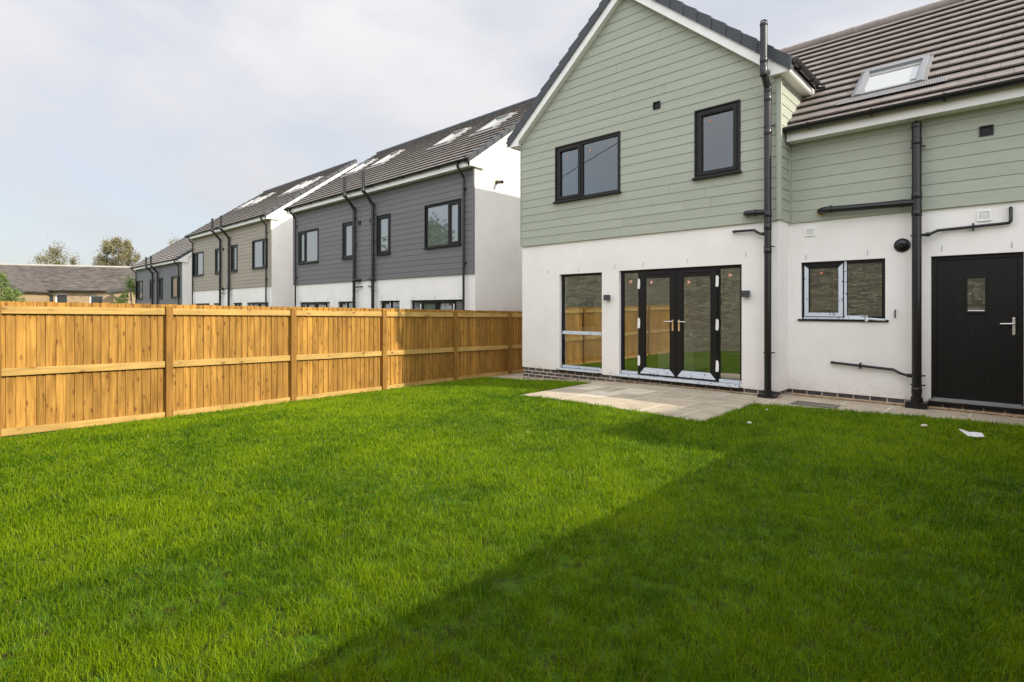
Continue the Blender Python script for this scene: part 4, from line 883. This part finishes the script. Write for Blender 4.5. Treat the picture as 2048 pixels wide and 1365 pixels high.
    for xx,sg in ((x1+ov,1),(x0-ov,-1)):
        nn=14
        for k in range(nn):
            ya=ev-.03+(ridgeY-ev)*k/nn; yb=ev+(ridgeY-ev)*(k+1)/nn+.0; za=ez_t+P_*(ya-ev)+.035; zb2=ez_t+P_*(yb-ev)+.008
            xa,xb=(xx-.20*sg,xx+.012*sg); xa,xb=min(xa,xb),max(xa,xb)
            m.hexa([(xa,ya,za-.16),(xb,ya,za-.16),(xb,yb,zb2-.13),(xa,yb,zb2-.13),(xa,ya,za),(xb,ya,za),(xb,yb,zb2),(xa,yb,zb2)])
            ya2=back+.25-(ridgeY-ev)*k/nn
    m.build('verge_tiles','verge',h)
    m=MB()
    for xx,sg in ((x1,1),(x0,-1)):
        xa,xb=xx+.001*sg,xx+(ov-.015)*sg; 
        pr=[(ev+.02,ez_t-.12),(ridgeY,rz-.13),(back+.2,ez_t-.12),(back+.2,ez_t-.26),(ridgeY,rz-.32),(ev+.28,ez_t-.12-.0),(ev+.28,ez-.03),(ev+.02,ez-.03)]
        m.prism([(ev+.02,ez_t-.13),(ridgeY,rz-.14),(ridgeY,rz-.32),(ev+.60,ez_t+P_*.60-.32),(ev+.60,ez-.02),(ev+.02,ez-.02)],min(xa,xb),max(xa,xb),lambda u,v,t:(t,u,v))
        m.prism([(ridgeY,rz-.14),(back+.2,ez_t-.14),(back+.2,ez_t-.32),(ridgeY,rz-.32)],min(xa,xb),max(xa,xb),lambda u,v,t:(t,u,v))
    m.box(x0-.08,x1+.08,ev+.02,ev+.04,ez-.03,ez_t-.06); m.box(x0,x1,ev+.041,Yf-.01,ez-.02,ez-.005)
    m.build('fascia','white',h)
    m=MB(); gutter(m,lambda t,d,v:(t,ev-.045-d,ez_t-.04+v),x0-ov,x1+ov,brk=.85); m.build('gutter','black',h)
    for s in (-1,1):
        x=cx+s*(hl-.36); v=MB(); v.tube([(x,ev-.04,ez_t-.09),(x,ev-.04,ez_t-.20),(x,Yf-.11,ez_t-.46),(x,Yf-.11,ez_t-.52),(x,Yf-.11,zb)],.034,10)
        for q in (3.4,1.3,-.4): v.box(x-.06,x+.06,Yf-.12,Yf-.01,q+dz-.012,q+dz+.012)
        v.build('downpipe','black',h)
        soil_pipe(h,cx+s*.60,Yf-.13,zb,4.62+dz,kink=(3.55+dz,3.98+dz),Yt=Yf-.50,collars=(1.0+dz,2.9+dz),lugs=(.62+dz,3.2+dz,2.3+dz),base=False,xt=cx+s*.60)
        v=MB(); v.tube([(cx+s*.32,Yf-.02,1.02+dz),(cx+s*.32,Yf-.1,1.02+dz),(cx+s*.38,Yf-.13,1.02+dz),(cx+s*.6,Yf-.13,1.0+dz)],.05,10); v.tube([(cx+s*.25,Yf-.0,.78+dz),(cx+s*.25,Yf-.08,.78+dz),(cx+s*.6,Yf-.1,.76+dz)],.02,8); v.build('soil_branch','black',h)
        hv=MB(); hx=cx+s*.36; hv.box(hx-.07,hx+.07,Yf-.07,Yf,2.98+dz,3.12+dz); hv.build('extract_vent','frame',h)
    pl=lambda y:ez_t-.04+P_*(y-ev)
    for q in skies: rooflight(h,cx+q-.40,cx+q+.40,Yf+1.95,Yf+2.95,pl,True,th=.10)
    return h
B=pair(-16.84,5.57,0,'slate','slate grey clad houses over white render, nearest of the pairs beyond the fence')
C_=pair(-29.95,5.37,.03,'taupe','second pair of houses beyond the fence, with taupe cladding, between the two grey clad pairs',skies=(3.9,2.5,-1.6,-3.4))
D_=pair(-42.55,5.36,-1.14,'slate2','farthest and lowest pair of houses, small blue-grey clad block beside the old slate-roofed building',skies=(3.0,))
# flue stub on the white gable end of the grey pair
v=MB(); v.tube([(-11.28,11.35,3.7),(-11.0,11.33,3.66)],.05,12); v.build('flue_stub','black',B)
v=MB(); v.tube([(-11.30,11.36,3.71),(-11.255,11.355,3.70)],.075,10); v.build('foam_seal','foam',B)
# ------------------------------------------------------------ old slate-roofed building (frame turned to face the camera)
def cw(px,w,z): r=(px-1024)/1094; return (.7295*r*w-.684*w,.684*r*w+.7295*w,z)
O=thing('old_building',cw(150,56,-3.6),'long low buff stone building with weathered grey slate roof, far left behind the fence','building')
ang=math.radians(43.16); FWD=Vector((-.684,.7295,0)); RT=Vector((.7295,.684,0))
w0=56
def ow(u,dep,z):   # u lateral metres in camera frame, dep depth
    # slight turn: the left end is nearer
    dd=dep+ (u+45)*.38
    p=RT*u+FWD*dd; return (p.x,p.y,z)
uu=lambda px,w=w0:(px-1024)/1094*w
m=MB(); eaz=1.86; rdz=4.75
uL,uR=uu(-260),uu(330)
wn=[(uu(55),uu(70.5),-.2,1.33),(uu(96.5),uu(116),-1,1.55),(uu(117.5),uu(136.5),-1,1.55),(uu(170),uu(192),-1,1.38)]
wall(m,uL,uR,-4,eaz,wn,0,-.4,lambda u,d,z:ow(u,w0-d,z))
m.build('wall','oldbrick',O)
m=MB()
rows=26
for r in range(rows):
    a=r/rows; b=(r+1)/rows
    f=lambda t,n:(w0-.5+7.5*t,eaz+(rdz-eaz)*t+n)
    d0,z0=f(a,.03);d1,z1=f(b,.0)
    u=uL-.3
    while u<uR:
        k=min(u+random.uniform(.4,1.1),uR+.3); m.hexa([ow(u,d0,z0-.05),ow(k,d0,z0-.05),ow(k,d1,z1-.05),ow(u,d1,z1-.05),ow(u,d0,z0),ow(k,d0,z0),ow(k,d1,z1+.004),ow(u,d1,z1+.004)]); u=k
m.add([ow(uL,w0+7,rdz-.03),ow(uR,w0+7,rdz-.03),ow(uR,w0+14,eaz),ow(uL,w0+14,eaz)],[(0,1,2,3)])
m.add([ow(uL,w0,eaz-.06),ow(uR,w0,eaz-.06),ow(uR,w0+14,eaz-.06),ow(uL,w0+14,eaz-.06)],[(0,1,2,3)])
om=mat('old_slate',(.098,.086,.076),.85,.2,bump=.8,bscale=(1,1,3),bsize=2,var=.38,vscale=1.7,island=.22); m.build('roof',om,O)
m=MB(); m.tube([ow(uL,w0+7,rdz+.02),ow(uR,w0+7,rdz+.02)],.14,8); m.build('ridge','concrete',O)
m=MB(); m.hexa([ow(uu(66),w0-.62,eaz-.1),ow(uu(192),w0-.62,eaz-.1),ow(uu(192),w0-.42,eaz-.1),ow(uu(66),w0-.42,eaz-.1),ow(uu(66),w0-.62,eaz+.02),ow(uu(192),w0-.62,eaz+.02),ow(uu(192),w0-.42,eaz+.02),ow(uu(66),w0-.42,eaz+.02)]); m.build('gutter','black',O)
def owin(a,b,c,d,dep):
    f=.09
    o=MB()
    for (p,q,r,s) in ((a,b,d-f,d),(a,b,c,c+f),(a,a+f,c+f,d-f),(b-f,b,c+f,d-f),(a+f,b-f,(d+c)/2+.25,(d+c)/2+.25+f)):
        o.hexa([ow(p,dep,r),ow(q,dep,r),ow(q,dep+.1,r),ow(p,dep+.1,r),ow(p,dep,s),ow(q,dep,s),ow(q,dep+.1,s),ow(p,dep+.1,s)])
    w_=o.build('window','white',O)
    p=MB(); p.hexa([ow(a+f,dep+.05,c+f),ow(b-f,dep+.05,c+f),ow(b-f,dep+.06,c+f),ow(a+f,dep+.06,c+f),ow(a+f,dep+.05,d-f),ow(b-f,dep+.05,d-f),ow(b-f,dep+.06,d-f),ow(a+f,dep+.06,d-f)]); p.build('pane','glass3',w_)
for q in wn: owin(*q,w0+.12)
# projecting gabled wing on the left, and lower lean-to on the right
def wing(ua,ub,dep,apu,apz,ez_,back):
    m=MB(); P=[(ua,-4),(ub,-4),(ub,ez_),(apu,apz),(ua,ez_)]
    m.prism(P,dep,back,lambda u,v,t:ow(u,t,v)); m.build('wing_wall','oldbrick',O)
    m=MB()
    for s,(e,ap) in enumerate(((ub,apu),(ua,apu))):
        sg=1 if e>ap else -1; k=(apz-ez_)/abs(e-ap)
        m.hexa([ow(e+sg*.4,dep-.3,ez_-k*.4+.04),ow(e+sg*.4,back,ez_-k*.4+.04),ow(ap,back,apz+.04),ow(ap,dep-.3,apz+.04),ow(e+sg*.4,dep-.3,ez_-k*.4+.22),ow(e+sg*.4,back,ez_-k*.4+.22),ow(ap,back,apz+.22),ow(ap,dep-.3,apz+.22)])
    m.build('wing_roof',om,O)
    m=MB()
    for e in (ub,ua):
        sg=1 if e>apu else -1; k=(apz-ez_)/abs(e-apu)
        m.hexa([ow(e+sg*.4,dep-.34,ez_-k*.4-.14),ow(e+sg*.4,dep-.31,ez_-k*.4-.14),ow(apu,dep-.31,apz-.14),ow(apu,dep-.34,apz-.14),ow(e+sg*.4,dep-.34,ez_-k*.4+.04),ow(e+sg*.4,dep-.31,ez_-k*.4+.04),ow(apu,dep-.31,apz+.04),ow(apu,dep-.34,apz+.04)])
    m.build('bargeboard','verge',O)
wing(uu(-150,53),uu(56,53),53,uu(-47,53),4.1,1.75,w0+3)
wing(uu(204,54.4),uu(300,54.4),54.4,uu(250,54.4),2.15,1.80,w0+2)
owin(uu(250,54.2),uu(269,54.2),-1,1.45,54.2)
# ------------------------------------------------------------ trees
def tree(name,base,h,rx,top_w,leafm,nleaf,lsz,label,clumps,trunk_r=.25,group=None,seed=1,low=.25,spread=1.0):
    rd=random.Random(seed); T=thing(name,base,label,'tree' if 'shrub' not in name else 'shrub',group); bx,by,bz=base
    t=MB(); t.tube([(bx,by,bz),(bx+.1,by,bz+h*.3),(bx-.1,by+.1,bz+h*.65),(bx,by,bz+h*.9)],[trunk_r,trunk_r*.8,trunk_r*.45,trunk_r*.15],8)
    cl=[]
    for i in range(clumps):
        zz=low+(1-low)*rd.random()**.8; a=rd.uniform(0,6.28); prof=math.sin(math.pi*min(1,max(.05,(zz-low)/(1-low)*.85+.12)))**.6
        rr=rx*prof*rd.uniform(.25,1)*(1 if zz<.9 else top_w); c=(bx+math.cos(a)*rr,by+math.sin(a)*rr,bz+h*zz); cl.append((c,rx*rd.uniform(.16,.34)*spread))
        if i%2==0:
            zs=max(.15,zz-.25); t.tube([(bx,by,bz+h*zs*.95),((bx+c[0])/2,(by+c[1])/2,bz+h*(zs+zz)/2*.98),c],[trunk_r*.3,trunk_r*.16,trunk_r*.05],5)
    t.build('trunk','bark',T)
    L_=MB()
    for i in range(nleaf):
        c,r=cl[rd.randrange(len(cl))]; p=Vector(c)+Vector((rd.gauss(0,.42),rd.gauss(0,.42),rd.gauss(0,.55)))*r
        a=Vector((rd.uniform(-1,1),rd.uniform(-1,1),rd.uniform(-1,1))).normalized(); b=a.orthogonal().normalized(); b=(b*math.cos(i)+a.cross(b)*math.sin(i)); s=lsz*rd.uniform(.5,1.2)
        L_.add([p-a*s,p+b*s*.5,p+a*s,p-b*s*.5],[(0,1,2,3)])
    L_.build('crown',leafm,T,recalc=False); return T
def fy(py,w): return (618-py)/1094*w
tg='trees beyond the old building'
w=92
tree('poplar_tree',cw(213,w,-5),fy(483,w)+5,2.6,.5,'leaf_brown',7140,.15,'left spire of the tall sparse olive-brown trees beyond the slate roof',34,group=tg,seed=3,spread=1.2)
tree('poplar_tree',cw(236,w-2,-5),fy(478,w)+5,2.2,.5,'leaf_brown',7480,.15,'tallest middle spire of the sparse olive-brown trees beyond the slate roof',36,group=tg,seed=4,spread=1.2)
tree('poplar_tree',cw(256,w+2,-5),fy(484,w)+5,2.4,.5,'leaf_brown',6800,.15,'right spire of the tall sparse olive-brown trees nearest the blue-grey houses',34,group=tg,seed=5,spread=1.2)
tree('round_tree',cw(108,w,-5),fy(497,w)+5,3.2,.6,'leaf_brown',7480,.15,'rounded olive-brown tree showing above the slate roof, left of the tall spires',34,group=tg,seed=6,spread=1.2)
tree('round_tree',cw(148,w,-5),fy(512,w)+5,2.6,.6,'leaf_brown',3520,.14,'low thin tree top between the rounded tree and the tall spires',26,group=tg,seed=8,spread=1.2)
tree('round_tree',cw(345,w,-5),fy(476,w)+5,3.4,.6,'leaf_brown',6120,.15,'olive-brown tree top peeping over the roof of the farthest houses',30,group=tg,seed=9,spread=1.2)
tree('leafy_shrub',cw(2,36,-3.3),fy(556,36)+3.3,1.3,.5,'leaf_green',2300,.09,'bright green leafy shrub above the fence at the far left edge',34,.08,seed=10,low=.45)
tree('leafy_shrub',cw(36,38,-3.3),fy(586,38)+3.3,.9,.5,'leaf_green',900,.08,'low green shrub in front of the stone gable, right of the taller shrub',20,.06,seed=12,low=.45)
tree('leafy_shrub',cw(262,42,-3.3),fy(566,42)+3.3,1.5,.5,'leaf_green',2200,.09,'bright green shrub beside the blue-grey clad houses',24,.06,seed=11,low=.4)
for i,(x,y,hh) in enumerate(((-33,-4,9),(-38,-9,10),(-20,-14,7))):
    tree('leafy_tree',(x,y,-2.5),hh,3.4,.7,'leaf_green' if i==0 else 'leaf_dark',3500,.22,['green tree behind the camera, reflected in the left windows of the grey pair','darker tree farther behind the camera to the left','low dark tree behind the garden wall'][i],34,.2,seed=20+i)
# ------------------------------------------------------------ litter and drain cover
d=MB(); dx0,dx1,dy0,dy1=-2.62,-2.02,9.02,9.36; z=gz(-2,9)+.013
for q in ((dx0,dx1,dy0,dy0+.03),(dx0,dx1,dy1-.03,dy1),(dx0,dx0+.03,dy0+.03,dy1-.03),(dx1-.03,dx1,dy0+.03,dy1-.03)): d.box(*q,z-.01,z+.012)
for i in range(16):
    x=dx0+.045+i*.0345; d.box(x,x+.012,dy0+.03,dy1-.03,z-.008,z+.008)
tag(d.build('drain_cover','galv'),'grey metal drain grating set in the path below the small window','drain cover')
def scrap(name,pts,z,m,label,cat,th=.006,loc=None):
    d=MB(); n=len(pts); cx=sum(p[0] for p in pts)/n; cy=sum(p[1] for p in pts)/n
    top=[(p[0],p[1],z+p[2]) for p in pts]; 
    vs=top+[(p[0],p[1],p[2]+z-th) for p in pts]+[(cx,cy,z+.03)]
    fs=[(i,(i+1)%n,2*n) for i in range(n)]+[(i,n+i,n+(i+1)%n,(i+1)%n) for i in range(n)]+[tuple(range(2*n-1,n-1,-1))]
    d.add(vs,fs); return tag(d.build(name,m),label,cat)
def onground(px,py,z):
    r=(px-1024)/1094; w=z/((618-py)/1094); return (.7295*r*w-.684*w, .684*r*w+.7295*w)
cx,cy=onground(1946,872,-1.42)
pts=[(-.125,.045,.07),(-.05,.035,.035),(.05,.035,.035),(.105,.005,.03),(.095,-.04,.0),(.01,-.045,.0),(-.07,-.015,.005)]
R_=lambda u,v:(cx+.7295*u-.684*v,cy+.684*u+.7295*v)
scrap('plastic_scrap',[(*R_(u,v),q) for u,v,q in pts],-1.42,'plastic_bag','torn piece of white plastic lying on the shaded grass near the black door','litter')
def stone(px,py,z,sx,sy,sz,m,name,label,cat):
    x,y=onground(px,py,z); d=MB(); rd=random.Random(int(px)); vs=[];n=8
    for k,(zz,rr) in enumerate(((-.5,.6),(0,1),(.45,.75),(.7,.25))):
        for i in range(n):
            t=i*2*math.pi/n; q=rr*rd.uniform(.85,1.12); u,v=sx*q*math.cos(t),sy*q*math.sin(t)
            vs.append((x+.7295*u-.684*v,y+.684*u+.7295*v,z+sz*zz))
    fs=[(k*n+i,k*n+(i+1)%n,(k+1)*n+(i+1)%n,(k+1)*n+i) for k in range(3) for i in range(n)]+[tuple(range(n))[::-1],tuple(range(3*n,4*n))]
    d.add(vs,fs,True); tag(d.build(name,m),label,cat)
stone(1848,852,-1.42,.05,.022,.03,'stone_pale','stone','yellowish stone chip on the grass between the path and the white plastic scrap','stone')
stone(1056,867,-1.48,.038,.026,.03,'stone_white','stone','white stone lying on the sunlit lawn in front of the patio','stone')
stone(1499,846,-1.42,.03,.018,.02,'stone_white','stone','small white stone on the grass just right of the patio corner','stone')
stone(1534,820,-1.42,.018,.012,.018,'stone_pale','stone','tiny pale stone on the grass near the foot of the left drain pipe','stone')

# ------------------------------------------------------------ overhead line behind the camera (seen only as a reflection in the upper windows)
d=MB(); P=[(-40+i*3.0,-12,4.6+i*.98-.25*math.sin(math.pi*i/14)) for i in range(15)]; d.tube(P,.022,6); tag(d.build('overhead_cable','black'),'thin overhead cable behind the camera, reflected in the upper windows','cable')
